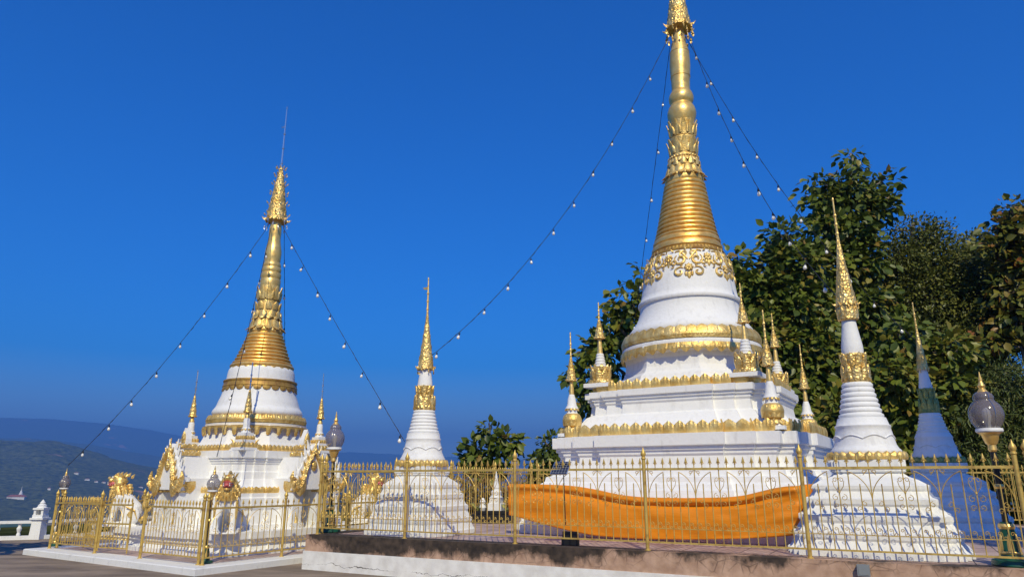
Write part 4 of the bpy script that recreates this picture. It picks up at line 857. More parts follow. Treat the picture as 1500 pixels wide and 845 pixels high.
def gate(label, hinge, ang, L=.92):
    r = thing('gate_leaf', label, 'gate', (hinge.x, hinge.y, PZ), ang, 'gate leaves of the left platform'); add_panel(r, Vector((0, 0, 0)), Vector((L, 0, 0)), HL)
    f = MB(); f.tube([(.02, 0, .05), (.02, 0, HL-.06)], .014, 8); f.tube([(L-.02, 0, .03), (L-.02, 0, HL-.06)], .014, 8); f.box((L/2, 0, HL*.55), (L-.04, .02, .03)); f.build('frame', 'gold_fence', r); return r
gate('half open gilt gate leaf left of the profile lion', lsite(LH-3.70, -LH+.02), -R(24))
gate('gilt gate leaf folded back behind the fence at the far left corner', lsite(LH-3.95, -LH+.12), PI-LT-R(12))

# ------------------------------------------------------------------ lamps
LAMP = {}
def lamp(loc, label, kind, group='onion globe lamps'):
    root = thing('garden_lamp', label, 'lamp', loc, 0, group)
    if kind in LAMP:
        for ch in [x for x in bpy.data.objects if x.parent == LAMP[kind]]: clone(ch, root)
        return root
    LAMP[kind] = root
    H, s = (1.42, .20) if kind == 'big' else (1.16, .125)
    b = MB(); q = s/.2
    b.lathe([(.21*q, 0), (.22*q, .02), (.21*q, .07*q), (.13*q, .09*q), (.11*q, .16*q), (.10*q, .3*q), (.075*q, .42*q), (.08*q, .45*q), (.06*q, .5*q)], 20); b.build('foot', 'green_enamel', root)
    g = MB(); g.lathe([(.115*q, .13*q), (.125*q, .15*q), (.115*q, .17*q)], 20); g.lathe([(.08*q, .42*q), (.092*q, .45*q), (.08*q, .48*q)], 20); ring_petals(g, .105*q, .17*q, 6, .07*q, .2*q, .02*q, slope=-.12, wide=.9); g.lathe([(.04*q, H*.62), (.055*q, H*.64), (.04*q, H*.66)], 12)
    g.build('gilt_leaves', 'gold', root)
    p = MB(); p.tube([(0, 0, .45*q), (0, 0, H-.05)], .034*q, 12); p.build('pole', 'iron', root)
    g = MB(); g.lathe([(.035*q, H-.1*q), (.05*q, H-.08*q), (.045*q, H-.02*q), (.065*q, H+.0), (.10*q, H+.11*q), (.135*q, H+.13*q), (.12*q, H+.14*q)], 20); g.build('cup', 'gold', root)
    w = MB(); w.lathe([(.14*q, H+.135*q), (.15*q, H+.15*q), (.145*q, H+.18*q), (.12*q, H+.185*q)], 24); w.build('rim', 'white', root)
    gl = MB(); n = 48; prof = smooth_prof([(.115, .18), (.15, .23), (.178, .30), (.185, .365), (.172, .43), (.14, .485), (.112, .515), (.104, .535), (.108, .56), (.096, .60), (.065, .63), (.04, .64)], 4)
    rings = [[(r*q*(1+(.018 if j % 2 else -.012))*cos(2*PI*j/n), r*q*(1+(.018 if j % 2 else -.012))*sin(2*PI*j/n), H+z*q) for j in range(n)] for r, z in prof]
    gl.loft(rings, False, False); gl.build('globe', 'lamp_glass', root, smooth=60)
    ib = MB(); ib.lathe([(.03*q, H+.16*q), (.03*q, H+.25*q), (.05*q, H+.33*q), (.045*q, H+.40*q), (.01*q, H+.44*q)], 12); ib.build('bulb', 'bulb_glass', root)
    rb = MB(); rp = [(r, z) for r, z in prof]
    for k in range(3):
        a = 2*PI*k/3+.45; rb.tube([((r+.006)*q*cos(a), (r+.006)*q*sin(a), H+z*q) for r, z in rp], .003*q+.001, 5)
    rb.build('ribs', 'steel', root)
    c = MB(); c.lathe([(.055*q, H+.62*q), (.06*q, H+.635*q), (.045*q, H+.66*q), (.03*q, H+.68*q), (.045*q, H+.71*q), (.03*q, H+.74*q), (.018*q, H+.77*q), (.022*q, H+.79*q), (.003*q, H+.89*q)], 14); c.build('finial', 'gold', root)
    return root
lamp((5.94, 8.80, FZ), 'big onion globe lamp at the right end of the front fence, trees behind', 'big')
lamp((-3.55, 14.22, FZ), 'big onion globe lamp at the left end of the raised platform', 'big')
lamp((-5.58, 13.48, PZ), 'small onion globe lamp at the near corner of the low left platform', 'small')
lamp((-10.45, 16.85, PZ), 'small onion globe lamp at the far left corner before the hazy valley', 'small')

# ------------------------------------------------------------------ lions
def lion(loc, rz, label):
    r = thing('lion_statue', label, 'statue', loc, rz, 'white and gold guardian lions')
    if 'lion' in SPIRE:
        for ch in [x for x in bpy.data.objects if x.parent == SPIRE['lion']]: clone(ch, r)
        return r
    SPIRE['lion'] = r
    b = MB(); b.tube([(-.30, 0, .20), (-.22, 0, .32), (-.08, 0, .46), (.06, 0, .60), (.10, 0, .74), (.12, 0, .86)], [.12, .20, .20, .20, .17, .12], 16)
    for s in (-1, 1):
        b.ball((-.20, s*.15, .22), (.20, .11, .22), 14, 10); b.ball((.0, s*.20, .055), (.15, .07, .055), 12, 8)
        b.tube([(.05, s*.13, .66), (.12, s*.145, .48), (.17, s*.15, .26), (.19, s*.15, .07)], [.11, .095, .072, .07], 12); b.ball((.25, s*.15, .05), (.12, .08, .055), 12, 8); b.tube([(-.18, s*.17, .12), (-.05, s*.19, .08)], [.1, .08], 10)
        for k in (-1, 0, 1): b.ball((.34, s*.15+k*.045, .045), (.045, .026, .035), 8, 6)
    b.box((.0, 0, .012), (.78, .52, .03))
    b.remesh('body', 'white', r, .016, 4)
    m = MB(); m.tube([(.09, 0, .66), (.11, 0, .73), (.13, 0, .82), (.13, 0, .90)], [.205, .205, .185, .15], 16)
    for row, (z, rad, n) in enumerate(((.66, .20, 12), (.74, .20, 12), (.81, .185, 11), (.87, .165, 10))):
        for k in range(n):
            a = 2*PI*(k+.5*(row % 2))/n; d = Vector((cos(a), sin(a), 0)); q = Vector((-sin(a), cos(a), 0)); m.flame(Vector((.10, 0, z+.04))+d*rad*.96, (d*.25+Vector((0, 0, -1))), d, q, .10, .10, .05, .35)
    for s in (-1, 1):
        m.tube([(.16, s*.19, .60), (.21, s*.205, .45), (.215, s*.20, .28)], [.03, .028, .02], 6); m.tube([(-.12, s*.262, .42), (-.30, s*.25, .34), (-.36, s*.2, .15)], [.02, .022, .012], 6); m.flame((-.22, s*.265, .2), (.4, 0, 1), (-1, 0, 0), (0, s, 0), .2, .08, .03, .6)
    m.build('mane', 'gold_leaf', r)
    h = MB(); h.ball((.15, 0, .99), (.15, .145, .13), 16, 12); h.ball((.28, 0, 1.025), (.13, .10, .055), 14, 10); h.ball((.39, 0, 1.05), (.035, .055, .032), 10, 8)
    h.ball((.23, 0, .845), (.14, .085, .035), 12, 8); h.ball((.33, 0, .835), (.05, .07, .03), 10, 8)
    for s in (-1, 1): h.ball((.24, s*.075, 1.075), (.06, .045, .035), 10, 8); h.ball((.13, s*.13, .92), (.09, .05, .08), 10, 8); h.ball((.33, s*.075, .99), (.05, .04, .045), 8, 6)
    h.remesh('head', 'gold', r, .013, 3)
    f = MB()
    for s in (-1, 1):
        f.flame((.09, s*.10, 1.055), (-.5, s*.5, 1), (-1, 0, 0), (0, s, .3), .12, .09, .05, .35); f.flame((.10, s*.13, .93), (-.6, s*.5, .2), (0, 0, 1), (0, s, 0), .11, .08, .05, .5)
        f.flame((.26, s*.08, 1.09), (-.7, s*.3, .6), (0, 0, 1), (0, s, 0), .07, .05, .04, .5)
    for k in range(5): f.flame((.24-.08*k, 0, 1.10+.012*k-.012*k*k*.6), (-.35, 0, 1), (-1, 0, 0), (0, 1, 0), .085+.008*k, .075, .05, .3)
    f.build('crest', 'gold_leaf', r)
    mo = MB(); mo.ball((.265, 0, .925), (.125, .10, .062), 14, 10); mo.ball((.33, 0, .965), (.07, .088, .022), 12, 6); mo.ball((.33, 0, .882), (.07, .085, .02), 12, 6); mo.ball((.36, 0, .90), (.07, .04, .014), 10, 6); mo.build('mouth', 'mouth_pink', r)
    t = MB()
    for s in (-1, 1):
        for k in range(4): t.lathe([(.012, 0), (.004, .03)], 6, (.385-.05*k, s*(.055+.012*k), .895)); t.lathe([(.004, -.03), (.012, 0)], 6, (.392-.05*k, s*(.055+.012*k), .955))
    t.build('teeth', 'tooth', r)
    for s in (-1, 1):
        e = MB(); e.ball((.295, s*.088, 1.06), .026, 10, 8); eo = e.build('eye', 'tooth', r); e = MB(); e.ball((.312, s*.096, 1.062), .014, 8, 6); e.build('pupil', 'eye_black', eo)
    t = MB(); P = [(-.34, 0, .12), (-.46, 0, .18), (-.50, 0, .34), (-.42, 0, .48), (-.46, 0, .62), (-.54, 0, .66)]; t.tube(P, [.05, .05, .045, .04, .05, .01], 8)
    for x, z in ((-.5, .3), (-.44, .46), (-.48, .6)): t.flame((x, 0, z), (-.6, 0, 1), (-1, 0, 0), (0, 1, 0), .16, .09, .05, .4)
    t.build('tail', 'gold_leaf', r)
    return r
def lcorner(sx, sy, d): return lsite(0, 0)*0+Vector((-6.2, 17.15, 0))+la*sx*d+lb*sy*d
zl = .57
lion(lcorner(1, -1, 1.92)+Vector((0, 0, zl)), math.atan2(-(la-lb).y*-1, (la-lb).x), 'open mouthed guardian lion facing out at the near corner beside the lamp')
lion(lcorner(-1, -1, 1.92)+Vector((0, 0, zl)), math.atan2((-la-lb).y, (-la-lb).x), 'guardian lion seen in profile facing left at the gateway')
lion(lcorner(1, 1, 1.92)+Vector((0, 0, zl)), math.atan2((la+lb).y, (la+lb).x), 'guardian lion facing right, seen through the side fence')

# ------------------------------------------------------------------ orange cloth
def cloth():
    a0, a1 = Vector((-.06, 13.72)), Vector((4.25, 10.88)); d = (a1-a0)
    def on_line(u):
        k = (at(u, 700, 1).x); s = (k*a0.y-a0.x)/(d.x-k*d.y); return a0+d*s
    top = [(746, 708), (800, 709), (840, 711), (875, 717), (905, 724), (940, 728), (1000, 729), (1060, 728), (1085, 726), (1110, 720), (1140, 713), (1165, 711)]
    bot = [(746, 753), (800, 769), (840, 779), (875, 785), (905, 787), (940, 789), (1000, 790), (1060, 789), (1085, 788), (1110, 787), (1140, 785), (1158, 783)]
    us = np.linspace(746, 1165, 130); vt = np.interp(us, *zip(*top)); vb = np.interp(us, *zip(*bot)); k_ = np.ones(9)/9
    vt = np.convolve(np.pad(vt, 4, 'edge'), k_, 'valid'); vb = np.convolve(np.pad(vb, 4, 'edge'), k_, 'valid')
    cols = []
    nrm = Vector((d.y, -d.x)).normalized(); nrm = nrm if nrm.y < 0 else -nrm
    for u, t, b in zip(us, vt, vb):
        p = on_line(u); cols.append((p, at(u, t, p.y).z, max(at(u, b, p.y).z, FZ+.015)))
    # wing round the corner
    p1 = cols[-1][0]; zt, zb = cols[-1][1], cols[-1][2]
    w_end = Vector((5.22, 11.85))
    for i in range(1, 26):
        q = i/25; p = p1.lerp(w_end, q); cols.append((p, zt+.03*sin(q*PI)-.06*q**3, zb+.05*q))
    nv = 34; vs = []; n0 = len(us)
    for i, (p, zt, zb) in enumerate(cols):
        s = i/(n0-1)
        for j in range(nv):
            t = j/(nv-1); z = zt+(zb-zt)*t
            # rolled upper hem, long folds that fan out of the two corners, fine creases
            hem = .03*math.exp(-((t-.09)/.06)**2)-.05*math.exp(-((t-.20)/.05)**2)*min(1, max(0, (s-.08)/.15))*min(1, max(0, (1.0-s)/.12))
            f1 = .018*sin(13*t+5*s+2*sin(7*s))*math.exp(-s/.25)+.02*sin(15*t-9*(1-s)+sin(9*t))*math.exp(-abs(1-s)/.16)+.008*sin(31*t-14*(1-s)+2*sin(5*t))*math.exp(-abs(1-s)/.25)
            f2 = .005*sin(34*s+5*t)+.004*sin(61*s-9*t)+.014*sin(5*s*PI+2*t)+.010*sin(9*t+4*sin(2.2*s*PI))
            o = nrm*(hem+f1+f2+.03*sin(PI*t)) if i < n0 else Vector((.5, -.86))*0+Vector((.75, -.4))*(.05*sin(16*(s-1)*8+4*t)+.03*sin(7*t))
            vs.append((p.x+o.x, p.y+o.y, z))
    fs = [(i*nv+j, (i+1)*nv+j, (i+1)*nv+j+1, i*nv+j+1) for i in range(len(cols)-1) for j in range(nv-1)]
    m = MB(); m.v = vs; m.f = fs; o = m.build('cloth_wrap', 'orange_satin', smooth=60)
    s = o.modifiers.new('thickness', 'SOLIDIFY'); s.thickness = .003
    tag(o, 'long sagging orange satin cloth wrapped round the foot of the tall stupa', 'cloth')
cloth()
# solar flood light on the front fence
def solar():
    p = site(5.02, .06); r = thing('solar_light', 'small solar panel on two sticks above the fence with a black floodlight at its foot', 'solar light', (p.x, p.y, FZ), -TH)
    b = MB(); b.box((0, 0, 0), (.30, .02, .25)); f = b.build('frame', 'silver', r, (0, -.05, 1.16), smooth=0); f.rotation_euler = (R(-40), 0, R(-4))
    c = MB(); c.box((0, 0, 0), (.265, .225, .004)); q = c.build('panel', 'solar_cells', f, (0, -.013, 0), smooth=0); q.rotation_euler = (PI/2, 0, 0)
    s = MB(); s.tube([(-.10, .02, .86), (-.10, -.02, 1.10)], .008, 6); s.tube([(.03, .02, .3), (.03, -.02, 1.12)], .008, 6); s.build('sticks', 'iron', r)
    l = MB(); l.box((.07, .10, .11), (.26, .06, .2), taper=.9); l.box((.07, .14, .1), (.2, .06, .14)); l.tube([(-.07, .10, 0), (-.07, .10, .12)], .012, 6); l.tube([(.21, .10, 0), (.21, .10, .12)], .012, 6); l.build('floodlight', 'iron', r, smooth=0)
solar()

# ------------------------------------------------------------------ strings of bulbs
GS = 'strings of white bulbs'
BULB = {}
def string(label, p, q, sag, ts, taut=1.):
    r = thing('string_lights', label, 'string lights', p, 0, GS); p, q = Vector(p), Vector(q); d = q-p
    f = lambda t: d*t+Vector((0, 0, -sag*4*t*(1-t)))
    w = MB(); pts = [f(t) for t in np.linspace(0, 1, 49)]
    w.tube(pts, .006, 5)
    w.tube([x+Vector((.008*sin(i*1.7), .008*cos(i*2.3), .012*sin(i*2.9))) for i, x in enumerate(pts)], .0035, 4); w.build('wire', 'wire', r)
    for t in ts:
        o = f(t+random.uniform(-.006, .006))
        if 's' not in BULB:
            s = MB(); s.tube([(0, 0, .01), (0, 0, -.07)], .006, 5); s.lathe([(.012, -.05), (.022, -.06), (.022, -.11), (.016, -.115)], 10); so = s.build('socket', 'socket', r, o)
            b = MB(); b.lathe(smooth_prof([(.014, -.108), (.02, -.12), (.038, -.155), (.042, -.18), (.034, -.205), (.014, -.22), (.002, -.223)], 3), 12); b.build('bulb', 'bulb_glass', so); BULB['s'] = so; so.scale = (.85,)*3
        else:
            c = clone(BULB['s'], r, o); k_ = random.uniform(.68, .84); c.scale = (k_,)*3; c.rotation_euler = (random.gauss(0, .10), random.gauss(0, .14), 0)
T = lambda *a: a
ltop = Vector((-6.2, 17.15, 7.95)); mtop = Vector((4.24, 15.3, 12.55))
string('bulb string falling left from the left spire towards the far lamp', ltop+Vector((-.22, 0, 0)), (-10.35, 16.7, 1.9), .35, np.linspace(.09, .93, 8))
string('bulb string falling right from the left spire to the small stupa', ltop+Vector((.22, 0, -.05)), (-2.10, 13.9, 2.3), .06, np.linspace(.08, .97, 8))
string('bulb string running down the front of the left spire to the corner lamp', ltop+Vector((-.03, -.25, -.1)), (-5.60, 13.55, 2.0), .22, (.12, .25, .38, .55, .75))
string('bulb string hanging close behind the left spire on its right', ltop+Vector((.2, .1, -.1)), (-6.35, 20.3, 1.4), .1, (.1, .22, .34, .45))
string('long bulb string from the tall spire down left to the small stupa', mtop+Vector((-.28, 0, -.2)), (-1.62, 13.9, 4.0), .85, np.linspace(.1, .985, 11))
string('steep bulb string falling behind the tall stupa on its left', mtop+Vector((-.2, .2, -.3)), (2.9, 20.3, 1.9), .15, np.linspace(.12, .62, 6))
string('bulb string from the tall spire to the stupa by the right fence', mtop+Vector((.22, -.1, -.2)), (5.25, 10.75, 4.35), .85, np.linspace(.06, .92, 10))
string('bulb string from the tall spire to the shaded stupa among the trees', mtop+Vector((.22, .1, -.15)), (8.60, 14.5, 4.4), .80, np.linspace(.12, .93, 9))

# ------------------------------------------------------------------ trees
def foliage(name, parent, clumps, leaf, lw, per, spread, material, droop=.5, tint=(.45, .22), seed=0, loc=(0, 0, 0)):
    """leaf by leaf crown: every clump is a bunch of folded leaves round a twig end"""
    g = np.random.default_rng(seed); C_ = np.repeat(np.array([c[:3] for c in clumps]), per, 0); n = len(C_)
    axis = np.repeat(np.array([c[3:6] for c in clumps]), per, 0)
    off = g.normal(0, 1, (n, 3)); off /= np.linalg.norm(off, axis=1)[:, None]; rad = spread*g.uniform(.25, 1, n)**.6
    pos = C_+off*rad[:, None]*np.array([1, 1, .75])-np.array(loc)
    d = off*.8+axis*.6+g.normal(0, .45, (n, 3)); d[:, 2] -= droop; d /= np.linalg.norm(d, axis=1)[:, None]
    up = g.normal(0, .5, (n, 3))+np.array([0, -.6, .8]); s = np.cross(d, up); s /= np.linalg.norm(s, axis=1)[:, None]+1e-9; u = np.cross(s, d)
    L = leaf*g.uniform(.6, 1.25, n)[:, None]; Wd = L*lw
    P = [pos, pos+d*L*.26-s*Wd*.40+u*L*.05, pos+d*L*.58-s*Wd*.46+u*L*.03, pos+d*L*.98-u*L*.14, pos+d*L*.58+s*Wd*.46+u*L*.03, pos+d*L*.26+s*Wd*.40+u*L*.05, pos+d*L*.48-u*L*.05]
    V = np.stack(P, 1).reshape(-1, 3); b = (np.arange(n)*7)[:, None]
    F = np.concatenate([b+np.array([[6, k, (k+1) % 6]])[:, ::-1] for k in range(6)], 0)
    me = bpy.data.meshes.new(name); me.vertices.add(len(V)); me.vertices.foreach_set('co', V.astype(np.float32).ravel())
    me.loops.add(len(F)*3); me.loops.foreach_set('vertex_index', F.astype(np.int32).ravel())
    me.polygons.add(len(F)); me.polygons.foreach_set('loop_start', np.arange(len(F), dtype=np.int32)*3); me.polygons.foreach_set('loop_total', np.full(len(F), 3, np.int32))
    me.update(); me.validate()
    ct = np.repeat(g.normal(0, .17, len(clumps)), per)
    t = np.clip(g.normal(tint[0], tint[1], n)+ct, 0, .97); t = np.where(g.random(n) < .03, 1.0, t); t = np.repeat(t, 7)
    a = me.attributes.new('tint', 'FLOAT', 'POINT'); a.data.foreach_set('value', t.astype(np.float32))
    me.materials.append(M[material]); o = bpy.data.objects.new(name, me); COL.objects.link(o); o.parent = parent
    return o
def tree(label, base, blobs, leaf, lw, per, spread, nclump, material, bark='bark', group='trees behind the stupas', droop=.5, tint=(.45, .22), seed=0, tr=.2, name='tree', cat='tree', bare=0, lean=None):
    """blobs: (centre, (rx, ry, rz)) of the crown masses"""
    g = np.random.default_rng(seed); base = Vector(base); root = thing(name, label, cat, base, 0, group)
    vol = np.array([b[1][0]*b[1][1]*b[1][2] for b in blobs])**.72; vol /= vol.sum(); clumps = []; limbs = MB()
    top = max((Vector(b[0]) for b in blobs), key=lambda v: v.z)
    hub = Vector((base.x*.55+top.x*.45, base.y*.55+top.y*.45, base.z+(top.z-base.z)*.42))
    P = [base+Vector((0, 0, -.3)), base.lerp(hub, .5)+Vector((.1, .05, 0)), hub, hub.lerp(top, .5)+Vector((-.1, .1, 0)), top]
    P = [Vector(q) for q in zip(*[np.interp(np.linspace(0, 4, 17), range(5), [p[i] for p in P]) for i in range(3)])]
    limbs.tube([p-base for p in P], [tr*(1-.85*i/16)+.012 for i in range(17)], 10)
    for k, (c, rr) in enumerate(blobs):
        c = Vector(c); st = min(P[3:], key=lambda p: (p-c).length+.9*abs(p.z-(c.z-1.2)))
        mid = st.lerp(c, .5)+Vector((g.normal(0, .15), g.normal(0, .15), .25))
        limbs.tube([st-base, mid-base, c-base], [tr*.42, tr*.28, tr*.10], 7)
        for i in range(max(3, int(nclump*vol[k]))):
            d = g.normal(0, 1, 3); d /= np.linalg.norm(d); q = g.uniform(.12, 1)**.42
            p = Vector((c.x+d[0]*rr[0]*q, c.y+d[1]*rr[1]*q, c.z+d[2]*rr[2]*q)); clumps.append((p.x, p.y, p.z, *d))
            if i % 3 == 0: limbs.tube([c.lerp(p, .1)-base, c.lerp(p, .6)+Vector((0, 0, .08))-base, p-base], [tr*.12+.006, tr*.08+.004, .005], 4)
    limbs.build('trunk', bark, root)
    foliage('crown', root, clumps, leaf, lw, per, spread, material, droop, tint, seed+1, base)
    return root
def B(u, v, Y, rx, rz, ry=None):
    c = at(u, v, Y); s = (Y*cos(PITCH)+(c.z-EYE)*sin(PITCH))/F_PX
    return (tuple(c), (rx*s, (ry if ry else (rx+rz)/2*1.1)*s, rz*s))
GZ = -.45
Y0 = 27
tree('tallest big leaved tree, its narrow top standing clear above the others', (12.2, Y0, GZ), [B(1249, 230, Y0, 9, 8), B(1252, 246, Y0, 13, 10), B(1236, 274, Y0, 30, 20), B(1268, 284, Y0, 20, 14), B(1292, 267, Y0, 20, 6), B(1200, 268, Y0, 12, 7), B(1185, 288, Y0, 12, 8), B(1212, 296, Y0, 22, 14), B(1245, 305, Y0, 52, 26), B(1285, 300, Y0, 22, 18), B(1222, 345, Y0, 55, 30), B(1200, 400, Y0, 55, 38), B(1262, 385, Y0, 36, 40), B(1235, 460, Y0, 70, 50), B(1270, 540, Y0, 60, 50), B(1215, 560, Y0, 60, 50)],
     .34, .68, 15, .55, 620, 'leaf_teak', 'bark_pale', seed=21, tr=.22, tint=(.56, .22))
tree('broad big leaved tree between the tall stupa and the tallest tree', (9.3, 25, GZ), [B(1150, 352, 25, 25, 22), B(1162, 392, 25, 40, 30), B(1128, 430, 25, 45, 36), B(1170, 455, 25, 55, 40), B(1130, 500, 25, 50, 45), B(1180, 530, 25, 60, 50), B(1150, 590, 25, 60, 50), B(1205, 620, 25, 50, 45), B(1075, 385, 25.5, 20, 16), B(1085, 430, 25.5, 34, 30)],
     .33, .68, 15, .52, 620, 'leaf_teak', seed=33, tr=.2, tint=(.58, .22))
tree('big leaved tree directly behind the tall stupa bell, showing on both its sides', (4.4, 24, GZ), [B(945, 412, 24, 16, 16), B(925, 445, 24, 26, 26), B(905, 480, 24, 30, 26), B(888, 520, 24, 34, 30), B(860, 552, 24, 26, 22), B(875, 585, 24, 34, 28), B(850, 640, 24, 20, 20), B(1000, 520, 24, 70, 70), B(1090, 520, 24, 40, 60), B(1105, 590, 24, 40, 50)],
     .32, .68, 13, .45, 430, 'leaf_teak', seed=44, tr=.18, tint=(.6, .22))
tree('dark fine leaved tree in the middle of the right hand grove', (15.8, 28, GZ), [B(1310, 338, 28, 12, 8), B(1336, 334, 28, 18, 7), B(1372, 336, 28, 20, 7), B(1350, 358, 28, 40, 14), B(1320, 385, 28, 42, 32), B(1375, 395, 28, 55, 34), B(1340, 440, 28, 60, 45), B(1410, 440, 28, 60, 45), B(1330, 510, 28, 60, 50), B(1395, 520, 28, 65, 55), B(1350, 590, 28, 70, 55)],
     .17, .5, 36, .70, 1500, 'leaf_fine', seed=55, tr=.2, tint=(.62, .2), droop=.2)
tree('fine leaved olive green tree beside the yellowing one at the right', (19.4, 30, GZ), [B(1425, 365, 30, 30, 18), B(1440, 400, 30, 50, 34), B(1470, 450, 30, 45, 40), B(1430, 480, 30, 50, 40), B(1420, 540, 30, 45, 34), B(1490, 400, 30, 40, 40)],
     .17, .5, 36, .70, 1000, 'leaf_fine', seed=66, tr=.18, tint=(.85, .2), droop=.2)
tree('yellowing big leaved tree with reddish leaves at the right edge', (18.3, 25.5, GZ), [B(1488, 308, 25.5, 26, 14), B(1468, 335, 25.5, 22, 12), B(1500, 345, 25.5, 40, 26), B(1455, 362, 25.5, 22, 12), B(1510, 400, 25.5, 40, 34), B(1480, 430, 25.5, 34, 16), B(1490, 470, 25.5, 44, 18), B(1460, 505, 25.5, 36, 12), B(1530, 470, 25.5, 40, 50), B(1545, 380, 25.5, 50, 60)],
     .33, .68, 13, .5, 380, 'leaf_teak_dry', seed=77, tr=.18, tint=(.5, .25))
tree('low big leaved tree with yellow green leaves behind the small right stupa', (10.4, 21, GZ), [B(1320, 500, 21, 28, 24), B(1300, 560, 21, 45, 36), B(1390, 520, 21, 30, 26), B(1340, 610, 21, 50, 40), B(1225, 620, 21, 40, 40), B(1300, 660, 21, 60, 40), B(1390, 560, 21, 26, 20)],
     .30, .68, 13, .45, 360, 'leaf_teak', seed=88, tr=.14, tint=(.72, .2))
tree('feathery light green bamboo clump behind the big right lamp', (15.2, 20.5, GZ), [B(1460, 570, 21, 34, 30), B(1410, 605, 21, 40, 36), B(1470, 630, 21, 45, 40), B(1410, 670, 21, 50, 36), B(1480, 690, 21, 50, 36), B(1500, 590, 21, 30, 50)],
     .20, .22, 32, .55, 620, 'leaf_bamboo', seed=99, tr=.08, tint=(.45, .25), droop=.6, name='bamboo', cat='bamboo')
tree('small open tree with drooping large leaves between the two big stupas', (-.55, 26, GZ-1), [B(718, 630, 26, 14, 12), B(700, 660, 26, 18, 14), B(735, 650, 26, 18, 14), B(752, 648, 26, 10, 8), B(690, 680, 26, 14, 10), B(728, 668, 26, 16, 10), B(712, 690, 26, 26, 12)],
     .36, .62, 9, .36, 62, 'leaf_teak', seed=111, tr=.1, tint=(.55, .2))
tree('round dark bush showing left of the tall stupa base', (1.2, 24, GZ), [B(806, 655, 24, 22, 16), B(800, 680, 24, 26, 20), B(812, 700, 24, 28, 20), B(790, 715, 24, 28, 16)],
     .22, .6, 12, .34, 110, 'leaf_teak', seed=122, tr=.08, tint=(.35, .2), name='bush', cat='bush')
for i, (lab, u, v, Y, rx, rz, tn) in enumerate((('brownish undergrowth right behind the small middle stupa', 672, 722, 24, 34, 26, .6), ('brownish undergrowth behind the small shrine', 722, 728, 24, 34, 24, .75), ('reddish twiggy undergrowth left of the tall stupa foot', 775, 724, 23.5, 34, 24, .9))):
    c = B(u, v, Y, rx, rz); tree(lab, (c[0][0], Y, GZ-.3), [c, B(u-15, v+12, Y, rx*.8, rz*.8), B(u+16, v+10, Y, rx*.8, rz*.8)], .16, .5, 12, .4, 70, 'leaf_shrub', seed=130+i, tr=.05, tint=(tn, .2), name='shrub', cat='shrub', group='undergrowth behind the platform')
for i, (lab, u, v, Y, rx, rz) in enumerate((('dark undergrowth between the tall stupa and the right fence stupa', 1205, 690, 22, 50, 40), ('dark undergrowth behind the shaded stupa', 1330, 700, 22, 60, 40), ('dark undergrowth left of the bamboo', 1410, 720, 23, 50, 40), ('dark undergrowth at the right edge behind the lamp', 1500, 730, 22, 60, 40))):
    c = B(u, v, Y, rx, rz); tree(lab, (c[0][0], Y, GZ-.2), [c, B(u-25, v+14, Y, rx*.8, rz*.8), B(u+26, v+10, Y, rx*.8, rz*.8)], .2, .5, 14, .45, 90, 'leaf_teak', seed=140+i, tr=.06, tint=(.3, .2), name='shrub', cat='shrub', group='undergrowth behind the platform')
tree('tall leafy tree beside the terrace whose shade falls on the bluish stupa', (10.6, -2.6, 0), [((9.5, -2, 15.4), (1.9, 1.6, 1.0)), ((9.5, -2, 16.4), (1.9, 1.6, .8)), ((9.4, -2, 17.3), (1.7, 1.5, .4)), ((9.7, -2, 14.6), (2.1, 1.6, .7))], .40, .68, 18, .55, 330, 'leaf_teak', seed=151, tr=.3, group='trees beside the terrace')
tree('low spreading tree left of the terrace whose shade falls before the balustrade', (-16.2, 12.2, 0), [((-14.6, 12.3, 4.9), (2.0, 1.5, .7)), ((-16.8, 12.4, 5.0), (2.2, 1.5, .8)), ((-13.2, 12.2, 4.7), (1.4, 1.3, .5)), ((-11.8, 12.3, 4.8), (1.0, 1.3, .45))], .36, .62, 13, .5, 190, 'leaf_teak', seed=161, tr=.2, group='trees beside the terrace')

# ------------------------------------------------------------------ balustrade, shrine and other small things
def balustrade():
    r = thing('balustrade', 'low white balustrade along the far left terrace edge with ornate end pillar', 'balustrade', (-13.05, 20.2, 0), 0)
    p = MB(); p.box((0, 0, .26), (.30, .30, .52), taper=.86); p.box((0, 0, .54), (.36, .36, .05)); p.box((0, 0, .60), (.28, .28, .08))
    for q in (-1, 1): p.box((q*.10, 0, .70), (.06, .24, .16)); p.box((0, 0, .62), (.1, .1, .02))
    p.box((0, .09, .70), (.2, .06, .16)); p.box((0, 0, .80), (.30, .30, .05)); p.lathe([(.14, .82), (.10, .87), (.11, .89), (.06, .93), (.07, .95), (.01, 1.04)], 10); p.build('pillar', 'white', r, smooth=30)
    for (dx, dy, L) in ((-.93, -.36, 5.6), (.60, .80, 5.0)):
        a = math.atan2(dy, dx); R_ = MB(); R_.box((.16+L/2, 0, .455), (L, .16, .07)); R_.box((.16+L/2, 0, .05), (L, .18, .1)); o = R_.build('rail', 'white', r, smooth=0); o.rotation_euler = (0, 0, a)
        n = int(L/.5)
        for k in range(n):
            b = MB(); x = .45+k*.5; b.lathe(smooth_prof([(.045, .1), (.05, .14), (.035, .18), (.055, .25), (.06, .30), (.035, .35), (.045, .39), (.05, .42)], 3), 10); b.build('baluster', 'white', r, (x*dx/math.hypot(dx, dy), x*dy/math.hypot(dx, dy), 0))
balustrade()
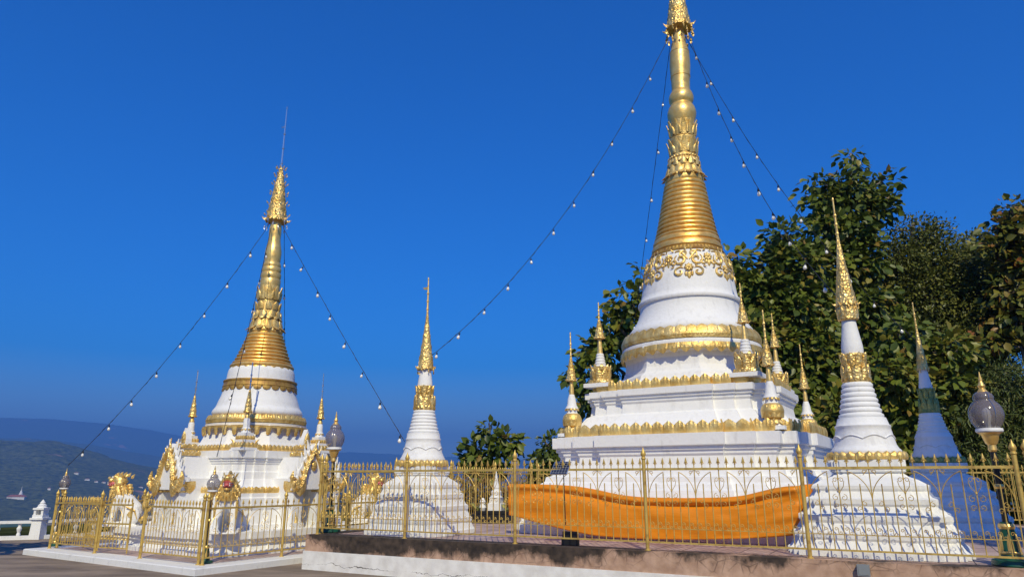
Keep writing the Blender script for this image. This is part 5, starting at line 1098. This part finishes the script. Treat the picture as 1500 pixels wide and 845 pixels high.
def shrine():
    p = at(722, 765, 17.2); r = thing('spirit_shrine', 'small pale shrine with spire on a dark stand behind the fence', 'shrine', (p.x, p.y, FZ), -.3)
    b = MB(); b.box((0, 0, .10), (.9, .5, .2)); b.box((0, 0, .24), (.8, .42, .06)); b.build('stand', 'iron', r, smooth=0)
    w = MB(); w.box((.08, 0, .36), (.34, .34, .16)); w.box((.08, 0, .50), (.26, .26, .14)); w.lathe([(.16, .57), (.12, .62), (.13, .7), (.08, .76), (.09, .8), (.05, .92), (.015, 1.12), (.004, 1.2)], 12, (.08, 0, 0)); w.build('spire', 'white_worn', r, smooth=30)
    v = MB(); v.lathe([(.06, .27), (.09, .34), (.06, .44), (.075, .47), (.03, .56)], 12, (-.26, 0, 0)); v.build('urn', 'white', r)
    for q in (-.36, .38):
        l = MB(); 
        for k in range(7): l.flame((q, -.05, .26), (cos(k*.9)*.6, sin(k*.9)*.6, 1), (cos(k*.9), sin(k*.9), 0), (-sin(k*.9), cos(k*.9), 0), .26, .06, .02, .5)
        l.build('leaf_tray', 'green_gold', r)
shrine()
def distant():
    from mathutils.bvhtree import BVHTree
    bv = BVHTree.FromPolygons([v.co for v in terrain.data.vertices], [tuple(p.vertices) for p in terrain.data.polygons])
    eye = Vector((0, 0, EYE))
    def hit(u, v, Y):
        d = (at(u, v, 100)-eye).normalized(); q = bv.ray_cast(eye+d*600, d)[0]
        return q if q is not None else at(u, v, Y)
    spots = [(128, 703, 2600, 22, 7, 'white'), (141, 706, 2600, 16, 6, 'pale'), (152, 707, 2620, 18, 6, 'low white'), (206, 714, 2500, 20, 5, 'long white'), (72, 717, 2300, 12, 8, 'narrow white'), (112, 694, 2900, 24, 8, 'hillside')]
    for u, v, Y, w, h, nm in spots:
        p = hit(u, v, Y); k_ = p.y/Y; w *= k_*.7; h *= k_*.6; r = thing('distant_house', {'white': 'largest white house of the hamlet on the far hillside', 'pale': 'pale house in the middle of the far hamlet', 'low white': 'low white house at the right of the far hamlet', 'long white': 'long white building down the far slope behind the profile lion', 'narrow white': 'narrow white building above the small far left lamp', 'hillside': 'reddish roofed house up on the far hillside clearing'}[nm], 'house', p, .3, 'houses in the far valley')
        b = MB(); b.box((0, 0, h*.1), (w, w*.6, h*1.8)); b.build('wall', 'far_wall', r, smooth=0)
        b = MB(); b.prism([(-w*.56, h), (w*.56, h), (0, h*1.6)], lambda q: (q[0], -w*.36, q[1]), lambda q: (q[0], w*.36, q[1])); b.build('roof', 'far_roof', r, smooth=0)
    p = hit(24, 730, 2000); r = thing('distant_temple', 'far white temple with pointed stupa and red roof in the valley', 'temple', p, .2)
    b = MB(); b.box((0, 0, 0), (44, 14, 10)); b.build('hall', 'far_wall', r, smooth=0); b = MB(); b.prism([(-24, 5), (24, 5), (14, 11), (-14, 11)], lambda q: (q[0], -8, q[1]), lambda q: (q[0], 8, q[1])); b.build('roof', 'far_roof', r, smooth=0)
    b = MB(); b.lathe([(6, 0), (5, 8), (3, 14), (.8, 20), (.2, 30)], 12, (5, 10, 4)); b.build('spire', 'far_wall', r)
distant()
